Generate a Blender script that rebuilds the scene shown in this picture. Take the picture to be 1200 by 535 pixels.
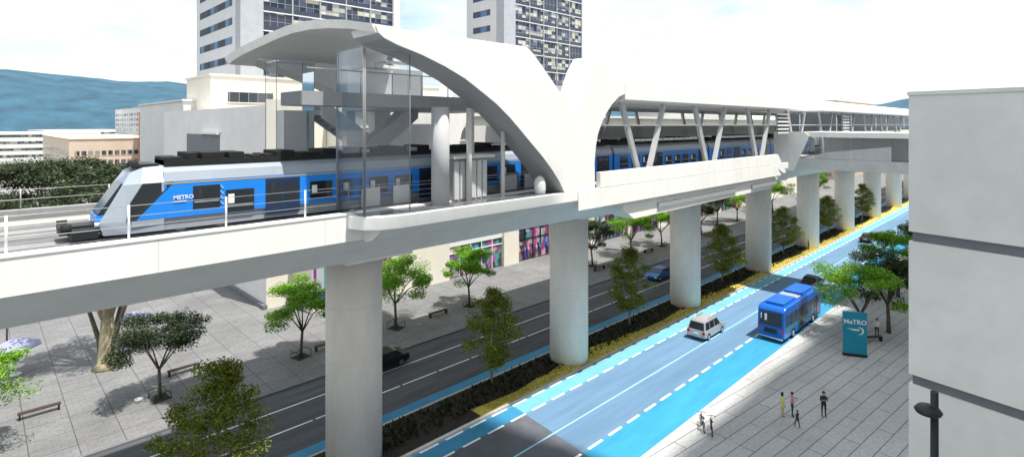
import bpy, bmesh, math, random
from mathutils import Vector, Matrix, noise
R = math.radians
rnd = random.Random(7)
for o in list(bpy.data.objects): bpy.data.objects.remove(o)
S = bpy.context.scene
C = S.collection
# world axes: x runs along the street (away, to the right), y across it (towards the shops), z up
# ------------------------------------------------------------------ camera, light, exposure
cam_d = bpy.data.cameras.new('camera'); cam = bpy.data.objects.new('camera', cam_d); C.objects.link(cam)
cam.location = (0, 0, 21); cam.rotation_euler = (R(90), 0, R(-44.47))
cam_d.sensor_width = 36; cam_d.lens = 19.2; cam_d.shift_y = -0.10125
cam_d.clip_start = 0.3; cam_d.clip_end = 9000
S.camera = cam
SUN = Vector((0.09, -0.36, 1.0)).normalized()
sd = bpy.data.lights.new('sun', 'SUN'); sd.energy = 4.6; sd.angle = R(0.9); sd.color = (1, .955, .88)
so = bpy.data.objects.new('sun', sd); C.objects.link(so); so.rotation_euler = SUN.to_track_quat('Z', 'Y').to_euler()
W = bpy.data.worlds.new('World'); S.world = W; W.use_nodes = True
nt = W.node_tree; nt.nodes.clear()
wo = nt.nodes.new('ShaderNodeOutputWorld'); bg = nt.nodes.new('ShaderNodeBackground'); bg.inputs[1].default_value = 0.15
sky = nt.nodes.new('ShaderNodeTexSky'); sky.sky_type = 'NISHITA'; sky.sun_disc = False
sky.sun_elevation = math.asin(SUN.z); sky.sun_rotation = math.atan2(SUN.x, SUN.y); sky.air_density = 1.0; sky.dust_density = 1.2; sky.ozone_density = 1.5
tc = nt.nodes.new('ShaderNodeTexCoord'); mp = nt.nodes.new('ShaderNodeMapping'); mp.inputs['Scale'].default_value = (1, 1, 2.6)
nz = nt.nodes.new('ShaderNodeTexNoise'); nz.inputs['Scale'].default_value = 2.6; nz.inputs['Detail'].default_value = 9; nz.inputs['Roughness'].default_value = .6
cr = nt.nodes.new('ShaderNodeValToRGB'); cr.color_ramp.elements[0].position = .30; cr.color_ramp.elements[1].position = .50
mx = nt.nodes.new('ShaderNodeMix'); mx.data_type = 'RGBA'; mx.inputs[7].default_value = (5.3, 5.75, 5.9, 1)
L = nt.links.new
L(tc.outputs['Generated'], mp.inputs['Vector']); L(mp.outputs[0], nz.inputs['Vector']); L(nz.outputs[0], cr.inputs[0])
L(cr.outputs[0], mx.inputs[0]); L(sky.outputs[0], mx.inputs[6]); L(mx.outputs[2], bg.inputs[0]); L(bg.outputs[0], wo.inputs[0])
S.view_settings.view_transform = 'Standard'; S.view_settings.look = 'None'; S.view_settings.gamma = 1; S.view_settings.exposure = 0.56
S.view_settings.use_curve_mapping = False
S.render.engine = 'CYCLES'; S.cycles.use_denoising = True; S.cycles.max_bounces = 6; S.cycles.diffuse_bounces = 3; S.cycles.glossy_bounces = 3
S.cycles.transparent_max_bounces = 16; S.cycles.transmission_bounces = 4

# ------------------------------------------------------------------ materials
MATS = {}
def mat(name, col, rough=.7, metal=0., var=.12, scale=1.2, bump=0., coords='pos', alpha=1., emit=None, spec=.4, stretch=None, stain=0.):
    if name in MATS: return MATS[name]
    m = bpy.data.materials.new(name); m.use_nodes = True; t = m.node_tree; b = t.nodes['Principled BSDF']; l = t.links.new
    b.inputs['Roughness'].default_value = rough; b.inputs['Metallic'].default_value = metal; b.inputs['Specular IOR Level'].default_value = spec
    b.inputs['Base Color'].default_value = (*col, 1)
    if var > 0 or bump > 0 or stain > 0:
        if coords == 'pos':
            g = t.nodes.new('ShaderNodeNewGeometry'); src = g.outputs['Position']
        else:
            g = t.nodes.new('ShaderNodeTexCoord'); src = g.outputs['Object']
        if stretch:
            mm = t.nodes.new('ShaderNodeMapping'); mm.inputs['Scale'].default_value = stretch; l(src, mm.inputs['Vector']); src = mm.outputs[0]
        n = t.nodes.new('ShaderNodeTexNoise'); n.inputs['Scale'].default_value = scale; n.inputs['Detail'].default_value = 8; n.inputs['Roughness'].default_value = .62
        l(src, n.inputs['Vector'])
        r = t.nodes.new('ShaderNodeMapRange'); r.inputs[1].default_value = .3; r.inputs[2].default_value = .7
        r.inputs[3].default_value = 1 - var; r.inputs[4].default_value = 1 + var; l(n.outputs[0], r.inputs[0])
        v = t.nodes.new('ShaderNodeVectorMath'); v.operation = 'SCALE'; v.inputs[0].default_value = col; l(r.outputs[0], v.inputs['Scale'])
        out = v.outputs[0]
        if stain > 0:
            n2 = t.nodes.new('ShaderNodeTexNoise'); n2.inputs['Scale'].default_value = scale * .17; n2.inputs['Detail'].default_value = 5; l(src, n2.inputs['Vector'])
            r2 = t.nodes.new('ShaderNodeMapRange'); r2.inputs[1].default_value = .4; r2.inputs[2].default_value = .65; r2.inputs[3].default_value = 1; r2.inputs[4].default_value = 1 - stain
            l(n2.outputs[0], r2.inputs[0]); v2 = t.nodes.new('ShaderNodeVectorMath'); v2.operation = 'SCALE'; l(out, v2.inputs[0]); l(r2.outputs[0], v2.inputs['Scale']); out = v2.outputs[0]
        l(out, b.inputs['Base Color'])
        if bump > 0:
            bp = t.nodes.new('ShaderNodeBump'); bp.inputs['Strength'].default_value = bump; bp.inputs['Distance'].default_value = .05
            l(n.outputs[0], bp.inputs['Height']); l(bp.outputs[0], b.inputs['Normal'])
    if alpha < 1: b.inputs['Alpha'].default_value = alpha
    if emit: b.inputs['Emission Color'].default_value = (*emit[0], 1); b.inputs['Emission Strength'].default_value = emit[1]
    MATS[name] = m; return m

def tile_mat(name, col, mortar, w, h, gap, rot=0, offset=.5, var=.1, rough=.75, stain=.12, fine=0):
    m = bpy.data.materials.new(name); m.use_nodes = True; t = m.node_tree; b = t.nodes['Principled BSDF']; l = t.links.new
    g = t.nodes.new('ShaderNodeNewGeometry'); mp = t.nodes.new('ShaderNodeMapping'); mp.inputs['Rotation'].default_value = (0, 0, rot)
    l(g.outputs['Position'], mp.inputs['Vector'])
    br = t.nodes.new('ShaderNodeTexBrick'); br.offset = offset; br.inputs['Scale'].default_value = 1
    br.inputs['Brick Width'].default_value = w; br.inputs['Row Height'].default_value = h; br.inputs['Mortar Size'].default_value = gap
    br.inputs['Mortar Smooth'].default_value = .2; br.inputs['Bias'].default_value = 0
    k1 = tuple(c * (1 + var) for c in col); k2 = tuple(c * (1 - var) for c in col)
    br.inputs['Color1'].default_value = (*k1, 1); br.inputs['Color2'].default_value = (*k2, 1); br.inputs['Mortar'].default_value = (*mortar, 1)
    l(mp.outputs[0], br.inputs['Vector'])
    n = t.nodes.new('ShaderNodeTexNoise'); n.inputs['Scale'].default_value = 3.5; n.inputs['Detail'].default_value = 8; n.inputs['Roughness'].default_value = .7; l(g.outputs['Position'], n.inputs['Vector'])
    n2 = t.nodes.new('ShaderNodeTexNoise'); n2.inputs['Scale'].default_value = .18; n2.inputs['Detail'].default_value = 5; l(g.outputs['Position'], n2.inputs['Vector'])
    r = t.nodes.new('ShaderNodeMapRange'); r.inputs[1].default_value = .3; r.inputs[2].default_value = .7; r.inputs[3].default_value = .8; r.inputs[4].default_value = 1.18; l(n.outputs[0], r.inputs[0])
    r2 = t.nodes.new('ShaderNodeMapRange'); r2.inputs[1].default_value = .35; r2.inputs[2].default_value = .65; r2.inputs[3].default_value = 1 + stain * .4; r2.inputs[4].default_value = 1 - stain; l(n2.outputs[0], r2.inputs[0])
    mu = t.nodes.new('ShaderNodeMath'); mu.operation = 'MULTIPLY'; l(r.outputs[0], mu.inputs[0]); l(r2.outputs[0], mu.inputs[1])
    v = t.nodes.new('ShaderNodeVectorMath'); v.operation = 'SCALE'; l(br.outputs['Color'], v.inputs[0]); l(mu.outputs[0], v.inputs['Scale'])
    out = v.outputs[0]
    if fine:
        b2 = t.nodes.new('ShaderNodeTexBrick'); b2.offset = .5; b2.inputs['Brick Width'].default_value = fine; b2.inputs['Row Height'].default_value = fine * .5
        b2.inputs['Scale'].default_value = 1; b2.inputs['Mortar Size'].default_value = .018; b2.inputs['Color1'].default_value = (1.06, 1.06, 1.06, 1); b2.inputs['Color2'].default_value = (.9, .9, .9, 1); b2.inputs['Mortar'].default_value = (.68, .68, .68, 1)
        l(mp.outputs[0], b2.inputs['Vector'])
        v3 = t.nodes.new('ShaderNodeVectorMath'); v3.operation = 'MULTIPLY'; l(out, v3.inputs[0]); l(b2.outputs['Color'], v3.inputs[1]); out = v3.outputs[0]
    l(out, b.inputs['Base Color']); b.inputs['Roughness'].default_value = rough
    return m

def leaf_mat(name, c1, c2, c3, trans=.35):
    m = bpy.data.materials.new(name); m.use_nodes = True; t = m.node_tree; t.nodes.clear(); l = t.links.new
    o = t.nodes.new('ShaderNodeOutputMaterial'); g = t.nodes.new('ShaderNodeNewGeometry')
    r = t.nodes.new('ShaderNodeValToRGB'); r.color_ramp.elements[0].color = (*c1, 1); r.color_ramp.elements[1].color = (*c3, 1)
    e = r.color_ramp.elements.new(.55); e.color = (*c2, 1); l(g.outputs['Random Per Island'], r.inputs[0])
    d = t.nodes.new('ShaderNodeBsdfDiffuse'); tr = t.nodes.new('ShaderNodeBsdfTranslucent'); gl = t.nodes.new('ShaderNodeBsdfGlossy'); gl.inputs['Roughness'].default_value = .5
    l(r.outputs[0], d.inputs[0]); l(r.outputs[0], tr.inputs[0]); gl.inputs[0].default_value = (.5, .5, .5, 1)
    a = t.nodes.new('ShaderNodeMixShader'); a.inputs[0].default_value = trans; l(d.outputs[0], a.inputs[1]); l(tr.outputs[0], a.inputs[2])
    b = t.nodes.new('ShaderNodeMixShader'); b.inputs[0].default_value = .05; l(a.outputs[0], b.inputs[1]); l(gl.outputs[0], b.inputs[2]); l(b.outputs[0], o.inputs[0])
    return m

def cell_mat(name, cols, cell, rough=.15, phase=(0, 0, 0), frame=None, fw=.06, spec=.5, warp=0):
    """panes of a window band: each cell of a grid takes one of several colours (blinds, curtains, dark glass)"""
    m = bpy.data.materials.new(name); m.use_nodes = True; t = m.node_tree; b = t.nodes['Principled BSDF']; l = t.links.new
    g = t.nodes.new('ShaderNodeNewGeometry')
    ad = t.nodes.new('ShaderNodeVectorMath'); ad.operation = 'ADD'; ad.inputs[1].default_value = phase; l(g.outputs['Position'], ad.inputs[0])
    srcv = ad.outputs[0]
    if warp:
        nn = t.nodes.new('ShaderNodeTexNoise'); nn.inputs['Scale'].default_value = .9; nn.inputs['Detail'].default_value = 4; l(srcv, nn.inputs['Vector'])
        vs_ = t.nodes.new('ShaderNodeVectorMath'); vs_.operation = 'SCALE'; vs_.inputs['Scale'].default_value = warp; l(nn.outputs['Color'], vs_.inputs[0])
        a2_ = t.nodes.new('ShaderNodeVectorMath'); a2_.operation = 'ADD'; l(srcv, a2_.inputs[0]); l(vs_.outputs[0], a2_.inputs[1]); srcv = a2_.outputs[0]
    dv = t.nodes.new('ShaderNodeVectorMath'); dv.operation = 'DIVIDE'; dv.inputs[1].default_value = cell; l(srcv, dv.inputs[0])
    fl = t.nodes.new('ShaderNodeVectorMath'); fl.operation = 'FLOOR'; l(dv.outputs[0], fl.inputs[0])
    wn = t.nodes.new('ShaderNodeTexWhiteNoise'); wn.noise_dimensions = '3D'; l(fl.outputs[0], wn.inputs['Vector'])
    r = t.nodes.new('ShaderNodeValToRGB'); r.color_ramp.interpolation = 'CONSTANT'
    n = len(cols)
    while len(r.color_ramp.elements) < n: r.color_ramp.elements.new(.5)
    for i, c in enumerate(cols): r.color_ramp.elements[i].position = i / n; r.color_ramp.elements[i].color = (*c, 1)
    l(wn.outputs['Value'], r.inputs[0]); out = r.outputs[0]
    if frame:
        fr = t.nodes.new('ShaderNodeVectorMath'); fr.operation = 'FRACTION'; l(dv.outputs[0], fr.inputs[0])
        sp = t.nodes.new('ShaderNodeSeparateXYZ'); l(fr.outputs[0], sp.inputs[0])
        lt = t.nodes.new('ShaderNodeMath'); lt.operation = 'LESS_THAN'; lt.inputs[1].default_value = fw; l(sp.outputs[0], lt.inputs[0])
        mm = t.nodes.new('ShaderNodeMix'); mm.data_type = 'RGBA'; l(lt.outputs[0], mm.inputs[0]); l(out, mm.inputs[6]); mm.inputs[7].default_value = (*frame, 1); out = mm.outputs[2]
    l(out, b.inputs['Base Color']); b.inputs['Roughness'].default_value = rough; b.inputs['Specular IOR Level'].default_value = spec
    MATS[name] = m; return m

def glass_mat(name, col=(.55, .62, .68), a=.35, rough=.05):
    m = bpy.data.materials.new(name); m.use_nodes = True; t = m.node_tree; t.nodes.clear(); l = t.links.new
    o = t.nodes.new('ShaderNodeOutputMaterial'); tr = t.nodes.new('ShaderNodeBsdfTransparent'); tr.inputs[0].default_value = (*[1 - (1 - c) * a for c in col], 1)
    gl = t.nodes.new('ShaderNodeBsdfGlossy'); gl.inputs['Roughness'].default_value = rough; gl.inputs[0].default_value = (.8, .85, .9, 1)
    df = t.nodes.new('ShaderNodeBsdfDiffuse'); df.inputs[0].default_value = (*col, 1)
    f = t.nodes.new('ShaderNodeFresnel'); f.inputs[0].default_value = 1.12
    a1 = t.nodes.new('ShaderNodeMixShader'); a1.inputs[0].default_value = a; l(tr.outputs[0], a1.inputs[1]); l(df.outputs[0], a1.inputs[2])
    a2 = t.nodes.new('ShaderNodeMixShader'); l(f.outputs[0], a2.inputs[0]); l(a1.outputs[0], a2.inputs[1]); l(gl.outputs[0], a2.inputs[2]); l(a2.outputs[0], o.inputs[0])
    return m

M_plaster = mat('white_plaster', (.90, .89, .86), .55, var=.05, scale=1.5, stain=.05, stretch=(1, 1, .25))
M_concrete = mat('pale_concrete', (.62, .62, .61), .8, var=.07, scale=1.6, bump=.15, stain=.10)
M_soffit = mat('soffit_concrete', (.90, .87, .82), .8, var=.05, scale=.8, stain=.06)
M_pillar = mat('pillar_concrete', (.86, .80, .74), .8, var=.06, scale=1.3, bump=.12, stain=.10, stretch=(1, 1, .35))
M_wallc = mat('panel_concrete', (.82, .795, .765), .8, var=.055, scale=.9, bump=.1, stain=.16)
M_joint = mat('dark_joint', (.16, .165, .18), .8, var=.1)
M_dark = mat('dark_metal', (.025, .027, .03), .5, .3, var=0)
M_black = mat('black_rubber', (.012, .012, .013), .8, var=0)
M_steel = mat('grey_steel', (.42, .43, .45), .45, .5, var=.05)
M_white = mat('white_paint', (.8, .8, .8), .4, var=0)
M_ballast = mat('grey_ballast', (.13, .13, .135), .95, var=.35, scale=9, bump=.5)
M_asphalt = mat('dark_asphalt', (.085, .09, .10), .85, var=.3, scale=1.2, bump=.1, stain=.3, stretch=(.15, 1.2, 1))
M_lane = mat('blue_asphalt', (.125, .235, .37), .8, var=.13, scale=1.1, bump=.08, stain=.16, stretch=(.12, 1.3, 1))
M_cyan = mat('cyan_lane_paint', (.032, .275, .46), .7, var=.12, scale=1.3, stain=.14, stretch=(.2, 1.1, 1))
M_bike = mat('pale_cyan_paint', (.15, .42, .50), .7, var=.06, scale=.9, stain=.1)
M_deepblue = mat('deep_blue_and_shade_paint', (.035, .24, .44), .7, var=.1, scale=.8, stain=.15)  # far bike lane blue; also the near bike lane with shadow in its colour
M_cyan_shade = mat('shaded_cyan_lane', (.07, .14, .18), .8, var=.12, scale=.8, stain=.2)  # cyan bus lane with the building shadow mixed into its colour
M_road_shade = mat('shaded_road_asphalt', (.12, .13, .155), .85, var=.16, scale=.9, bump=.1, stain=.25)  # middle lanes as they look in the building shadow
M_line = mat('white_line_paint', (.78, .82, .82), .6, var=.16, scale=5, stain=.12)
M_blueline = mat('pale_blue_line', (.30, .60, .80), .6, var=.05)
M_soil_shade = mat('dark_soil_and_shade', (.028, .025, .02), .95, var=.4, scale=3, bump=.6)  # soil of the tree pits; on the median it also carries viaduct shade
M_sunverge = mat('sunlit_yellow_verge', (.50, .41, .08), .95, var=.25, scale=3, bump=.4)  # median grass in its sunlit tone
M_track = mat('track_concrete', (.30, .30, .30), .85, var=.15, scale=2, stain=.2)
M_joint2 = mat('fine_joint', (.62, .61, .59), .85, var=.05)
M_kerb = mat('kerb_stone', (.42, .42, .40), .8, var=.1, scale=2)
M_land = mat('city_ground', (.20, .20, .19), .9, var=.2, scale=.03)
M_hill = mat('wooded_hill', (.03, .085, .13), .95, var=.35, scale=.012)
M_bark = mat('brown_bark', (.13, .105, .08), .9, var=.3, scale=6, bump=.4)
M_palebark = mat('yellow_grey_bark', (.33, .29, .19), .9, var=.35, scale=2.5, bump=.5, stretch=(1, 1, .3))
M_glassd = mat('dark_glass', (.02, .025, .032), .08, var=0, spec=.6)
M_glassb = mat('blue_dark_glass', (.03, .06, .12), .1, var=0, spec=.6)
M_clear = glass_mat('clear_glass', (.50, .55, .60), .07)
M_tint = glass_mat('tinted_glass', (.42, .46, .52), .07)
M_train = mat('train_blue', (.014, .235, .80), .3, var=.04, scale=.7)
M_trainl = mat('train_silver', (.36, .41, .48), .35, .1, var=.06, scale=.9)
M_trains = mat('train_skirt_grey', (.33, .36, .41), .5, var=.06)
M_gold = mat('gold_stripe', (.42, .36, .16), .4, var=0)
M_navy = mat('navy_door', (.015, .035, .085), .25, var=0)
M_busb = mat('bus_blue', (.012, .12, .50), .3, var=.06, scale=1.5)
M_buss = mat('bus_side_teal', (.03, .20, .30), .35, var=.1, scale=1.5)
M_car = mat('silver_car_paint', (.55, .54, .53), .28, .5, var=0, spec=.6)
M_carb = mat('black_car_paint', (.015, .016, .02), .25, .2, var=0, spec=.6)
M_carblue = mat('blue_car_paint', (.03, .16, .45), .25, .2, var=0, spec=.6)
M_red = mat('red_lamp', (.5, .02, .02), .3, var=0)
M_chrome = mat('chrome', (.7, .7, .7), .15, 1, var=0)
M_teal = mat('totem_teal', (.012, .24, .36), .35, var=.05)
M_cream = mat('cream_wall', (.80, .76, .66), .8, var=.04, scale=.5, stain=.07)
M_grayw = mat('grey_render', (.76, .735, .72), .8, var=.05, scale=.5, stain=.08)
M_lightw = mat('light_render', (.70, .69, .67), .8, var=.04, scale=.5, stain=.08)
M_towerw = mat('tower_panel_grey', (.62, .61, .62), .6, var=.04, scale=.4)
M_pier = mat('tower_pier_grey', (.36, .38, .42), .6, var=.08, scale=.8)
M_slab = mat('tower_slab_edge', (.58, .59, .60), .6, var=.05)
M_towerm = mat('tower_mullion', (.30, .31, .33), .5, var=0)
M_navyp = mat('navy_spandrel', (.045, .055, .085), .3, var=.1)
M_orange = mat('orange_brick', (.46, .17, .08), .85, var=.12, scale=.6)
M_pink = mat('pinkish_render', (.62, .50, .40), .85, var=.08, scale=.3)
M_bluegray = mat('bluegrey_render', (.20, .27, .36), .7, var=.1)
M_bench = mat('dark_bench_wood', (.045, .028, .022), .7, var=.2)
M_lilac = mat('lilac_canvas', (.30, .30, .47), .8, var=.05)
M_floor = mat('platform_floor', (.12, .125, .14), .22, var=.15, scale=1.2)
M_mezz = mat('mezzanine_grey', (.33, .34, .355), .6, var=.06)
M_greycol = mat('column_grey', (.48, .48, .50), .7, var=.05)
M_arch_shade = mat('arch_inner_shade', (.42, .42, .43), .7, var=.05)  # darker copy of the plaster for the shaded inner arch faces
M_under_shade = mat('canopy_underside_shade', (.62, .61, .60), .7, var=.03)  # plaster greyed to carry the shade under the canopy
M_gdark = mat('shade_grey', (.17, .175, .19), .7, var=.08)
M_skin = mat('skin', (.42, .24, .16), .6, var=0)
M_hair = mat('dark_hair', (.02, .014, .01), .7, var=0)

# ------------------------------------------------------------------ helpers
def link(o, parent=None):
    C.objects.link(o)
    if parent: o.parent = parent
    return o
def tag(o, label=None, cat=None, group=None, kind=None):
    if label: o['label'] = label
    if cat: o['category'] = cat
    if group: o['group'] = group
    if kind: o['kind'] = kind
    return o
def thing(name, label, cat, loc=(0, 0, 0), rz=0, group=None):
    o = bpy.data.objects.new(name, None); o.empty_display_size = .2; C.objects.link(o); o.location = loc; o.rotation_euler = (0, 0, rz)
    return tag(o, label, cat, group)
def copy_tree(o, parent=None):
    c = o.copy(); C.objects.link(c)
    if parent: c.parent = parent
    for ch in list(o.children): copy_tree(ch, c)
    return c
def place(src, used, loc, rz, label, scale=1, name=None):
    o = copy_tree(src) if used else src
    o.location = loc; o.rotation_euler = (0, 0, rz); o.scale = (scale,) * 3; o['label'] = label
    return o
class MB:
    def __init__(s): s.v = []; s.f = []; s.m = []; s.sm = []
    def add(s, vs, fs, mi=0, smooth=False):
        b = len(s.v); s.v += [tuple(p) for p in vs]
        for f in fs: s.f.append([b + i for i in f]); s.m.append(mi); s.sm.append(smooth)
        return s
    def box(s, x0, x1, y0, y1, z0, z1, mi=0):
        vs = [(x, y, z) for z in (z0, z1) for y in (y0, y1) for x in (x0, x1)]
        return s.add(vs, [(0, 2, 3, 1), (4, 5, 7, 6), (0, 1, 5, 4), (2, 6, 7, 3), (0, 4, 6, 2), (1, 3, 7, 5)], mi)
    def prism(s, poly, axis, a0, a1, mi=0, smooth=False):
        n = len(poly)
        def P(p, a): return (a, p[0], p[1]) if axis == 'x' else ((p[0], a, p[1]) if axis == 'y' else (p[0], p[1], a))
        vs = [P(p, a0) for p in poly] + [P(p, a1) for p in poly]
        s.add(vs, [tuple(range(n)), tuple(range(2 * n - 1, n - 1, -1))], mi)
        b = len(s.v) - 2 * n
        for i in range(n):
            j = (i + 1) % n; s.f.append([b + i, b + n + i, b + n + j, b + j]); s.m.append(mi); s.sm.append(smooth)
        return s
    def tube(s, pts, rad, n=8, mi=0, smooth=True, cap=True):
        pts = [Vector(p) for p in pts]; rings = []
        if not hasattr(rad, '__len__'): rad = [rad] * len(pts)
        up = Vector((.13, .21, .97)); b = len(s.v)
        for i, p in enumerate(pts):
            d = (pts[min(i + 1, len(pts) - 1)] - pts[max(i - 1, 0)]).normalized()
            if abs(d.dot(up)) > .98: up = Vector((1, 0, 0))
            a = d.cross(up).normalized(); c = d.cross(a)
            for k in range(n):
                t = 2 * math.pi * k / n; s.v.append(tuple(p + (a * math.cos(t) + c * math.sin(t)) * rad[i]))
        for i in range(len(pts) - 1):
            for k in range(n):
                k2 = (k + 1) % n; s.f.append([b + i * n + k, b + i * n + k2, b + (i + 1) * n + k2, b + (i + 1) * n + k]); s.m.append(mi); s.sm.append(smooth)
        if cap:
            s.f.append([b + k for k in range(n)][::-1]); s.m.append(mi); s.sm.append(False)
            e = b + (len(pts) - 1) * n; s.f.append([e + k for k in range(n)]); s.m.append(mi); s.sm.append(False)
        return s
    def lathe(s, prof, c=(0, 0, 0), n=16, mi=0, smooth=True):
        b = len(s.v)
        for r, z in prof:
            for k in range(n):
                t = 2 * math.pi * k / n; s.v.append((c[0] + r * math.cos(t), c[1] + r * math.sin(t), c[2] + z))
        for i in range(len(prof) - 1):
            for k in range(n):
                k2 = (k + 1) % n; s.f.append([b + i * n + k, b + i * n + k2, b + (i + 1) * n + k2, b + (i + 1) * n + k]); s.m.append(mi); s.sm.append(smooth)
        s.f.append([b + k for k in range(n)][::-1]); s.m.append(mi); s.sm.append(False)
        e = b + (len(prof) - 1) * n; s.f.append([e + k for k in range(n)]); s.m.append(mi); s.sm.append(False)
        return s
    def disc(s, c, axis, r, t, n=20, mi=0):
        """short cylinder centred at c along axis 'x' or 'y'"""
        b = []
        for k in range(n):
            a = 2 * math.pi * k / n; b.append((r * math.cos(a), r * math.sin(a)))
        if axis == 'y': return s.prism([(c[0] + p, c[2] + q) for p, q in b], 'y', c[1] - t / 2, c[1] + t / 2, mi, True)
        return s.prism([(c[1] + p, c[2] + q) for p, q in b], 'x', c[0] - t / 2, c[0] + t / 2, mi, True)
    def build(s, name, mats, parent=None, bevel=0, recalc=True):
        me = bpy.data.meshes.new(name); me.from_pydata(s.v, [], s.f)
        if not isinstance(mats, (list, tuple)): mats = [mats]
        for m in mats: me.materials.append(m)
        me.polygons.foreach_set('material_index', s.m); me.polygons.foreach_set('use_smooth', s.sm)
        if recalc:
            bm = bmesh.new(); bm.from_mesh(me); bmesh.ops.recalc_face_normals(bm, faces=bm.faces); bm.to_mesh(me); bm.free()
        me.update(); o = bpy.data.objects.new(name, me); link(o, parent)
        if bevel:
            md = o.modifiers.new('bevel', 'BEVEL'); md.width = bevel; md.segments = 2; md.limit_method = 'ANGLE'; md.angle_limit = R(40)
        return o
def struct(name, mb, mats, bevel=0): return tag(mb.build(name, mats, bevel=bevel), kind='structure')
def lettering(name, body, size, loc, rot, m, parent, depth=.01, align='CENTER'):
    cu = bpy.data.curves.new(name, 'FONT'); cu.body = body; cu.size = size; cu.extrude = depth; cu.align_x = align; cu.resolution_u = 3
    cu.offset = size * .02
    t = bpy.data.objects.new(name, cu); C.objects.link(t)
    dg = bpy.context.evaluated_depsgraph_get(); me = bpy.data.meshes.new_from_object(t.evaluated_get(dg)); bpy.data.objects.remove(t)
    me.materials.clear(); me.materials.append(m); o = bpy.data.objects.new(name, me); link(o, parent); o.location = loc; o.rotation_euler = rot
    return o

# ------------------------------------------------------------------ the ground
M_plaza = tile_mat('plaza_paving', (.185, .185, .19), (.085, .085, .09), 2.4, 2.4, .035, R(0), 0, .05, .8, .16, fine=.8)
M_pave = tile_mat('pavement_paving', (.42, .42, .425), (.085, .09, .10), 6.2, .98, .028, R(5.8), .5, .045, .8, .12)
struct('ground', MB().box(-900, 5200, -1500, 6000, -.9, -.35), M_land)
def sheet(name, x0, x1, y0, y1, z, m, t=.06): return struct(name, MB().box(x0, x1, y0, y1, z - t, z), m)
U0, U1 = -60, 420
sheet('road', U0, U1, 18.98, 29.45, -.12, M_lane, .2)
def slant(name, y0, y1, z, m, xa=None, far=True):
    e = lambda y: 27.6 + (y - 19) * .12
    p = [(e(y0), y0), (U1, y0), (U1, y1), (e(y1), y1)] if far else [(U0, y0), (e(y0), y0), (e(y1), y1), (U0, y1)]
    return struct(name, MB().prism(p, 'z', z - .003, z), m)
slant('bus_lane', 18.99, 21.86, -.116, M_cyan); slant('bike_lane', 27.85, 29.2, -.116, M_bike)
slant('bus_lane', 18.99, 21.86, -.116, M_cyan_shade, far=False); slant('bike_lane', 27.85, 29.2, -.116, M_deepblue, far=False)  # near lanes in darker copies, building shadow painted into the colour
slant('road_shade_patch', 21.86, 27.85, -.1165, M_road_shade, far=False)  # same painted shadow over the middle lanes
sheet('far_road', U0, U1, 33.75, 43.7, -.12, M_asphalt, .2)
sheet('far_bike_lane', U0, U1, 33.85, 34.95, -.116, M_deepblue, .003)
sheet('pavement', U0, U1, -160, 18.7, 0, M_pave, .3)
sheet('plaza', -160, U1, 43.95, 190, 0, M_plaza, .3)
sheet('kerb', U0, U1, 18.7, 18.98, .01, M_kerb, .3)
sheet('median_kerb', U0, U1, 29.45, 29.65, .02, M_kerb, .3)
sheet('far_median_kerb', U0, U1, 33.55, 33.75, .02, M_kerb, .3)
sheet('plaza_kerb', U0, U1, 43.7, 43.95, .012, M_joint, .3)
def dashes(mb, y, w, ln, gap, x0=-30, x1=300, z=-.112):
    x = x0
    while x < x1: mb.box(x, x + ln, y - w / 2, y + w / 2, z - .002, z); x += ln + gap
d = MB(); dashes(d, 21.92, .2, 1.5, .75); dashes(d, 27.82, .17, 1.5, .7); dashes(d, 29.27, .17, 1.5, .6)
struct('lane_marking', d, M_line)
struct('lane_line', MB().box(U0, U1, 24.64, 24.76, -.114, -.112), M_blueline)
d = MB(); d.box(-40, 60, 40.84, 40.96, -.114, -.112); dashes(d, 37.9, .13, 3.4, .25, -30, 220); dashes(d, 40.9, .13, 3.4, .25, 60.3, 220)
struct('far_lane_marking', d, M_line)
# planted median: viaduct shade painted as dark bed, sunlit grass as a yellow strip
def strip(y0f, y1f, z, m, name, x0=U0, x1=U1, step=1.0):
    mb = MB(); n = int((x1 - x0) / step); vs = []
    for i in range(n + 1):
        x = x0 + i * step; a, b = y0f(x), y1f(x)
        for k in range(5):
            y = a + (b - a) * k / 4; vs.append((x, y, z + .05 * noise.noise((x * .6, y * 1.3, 3))))
    mb.add(vs, [(i * 5 + k, i * 5 + k + 1, i * 5 + k + 6, i * 5 + k + 5) for i in range(n) for k in range(4)], 0, True)
    return tag(mb.build(name, m), kind='structure')
strip(lambda x: 29.6, lambda x: 33.6, -.02, M_soil_shade, 'shaded_planting_bed')
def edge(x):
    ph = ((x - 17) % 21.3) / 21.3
    return 31.0 + .45 * math.sin(ph * 2 * math.pi + .8) + .25 * noise.noise((x * .35, 0, 0))  # wavy border between painted sun and viaduct shade
strip(lambda x: 29.63, edge, .035, M_sunverge, 'sunlit_verge', 26, U1, .7)
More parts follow.
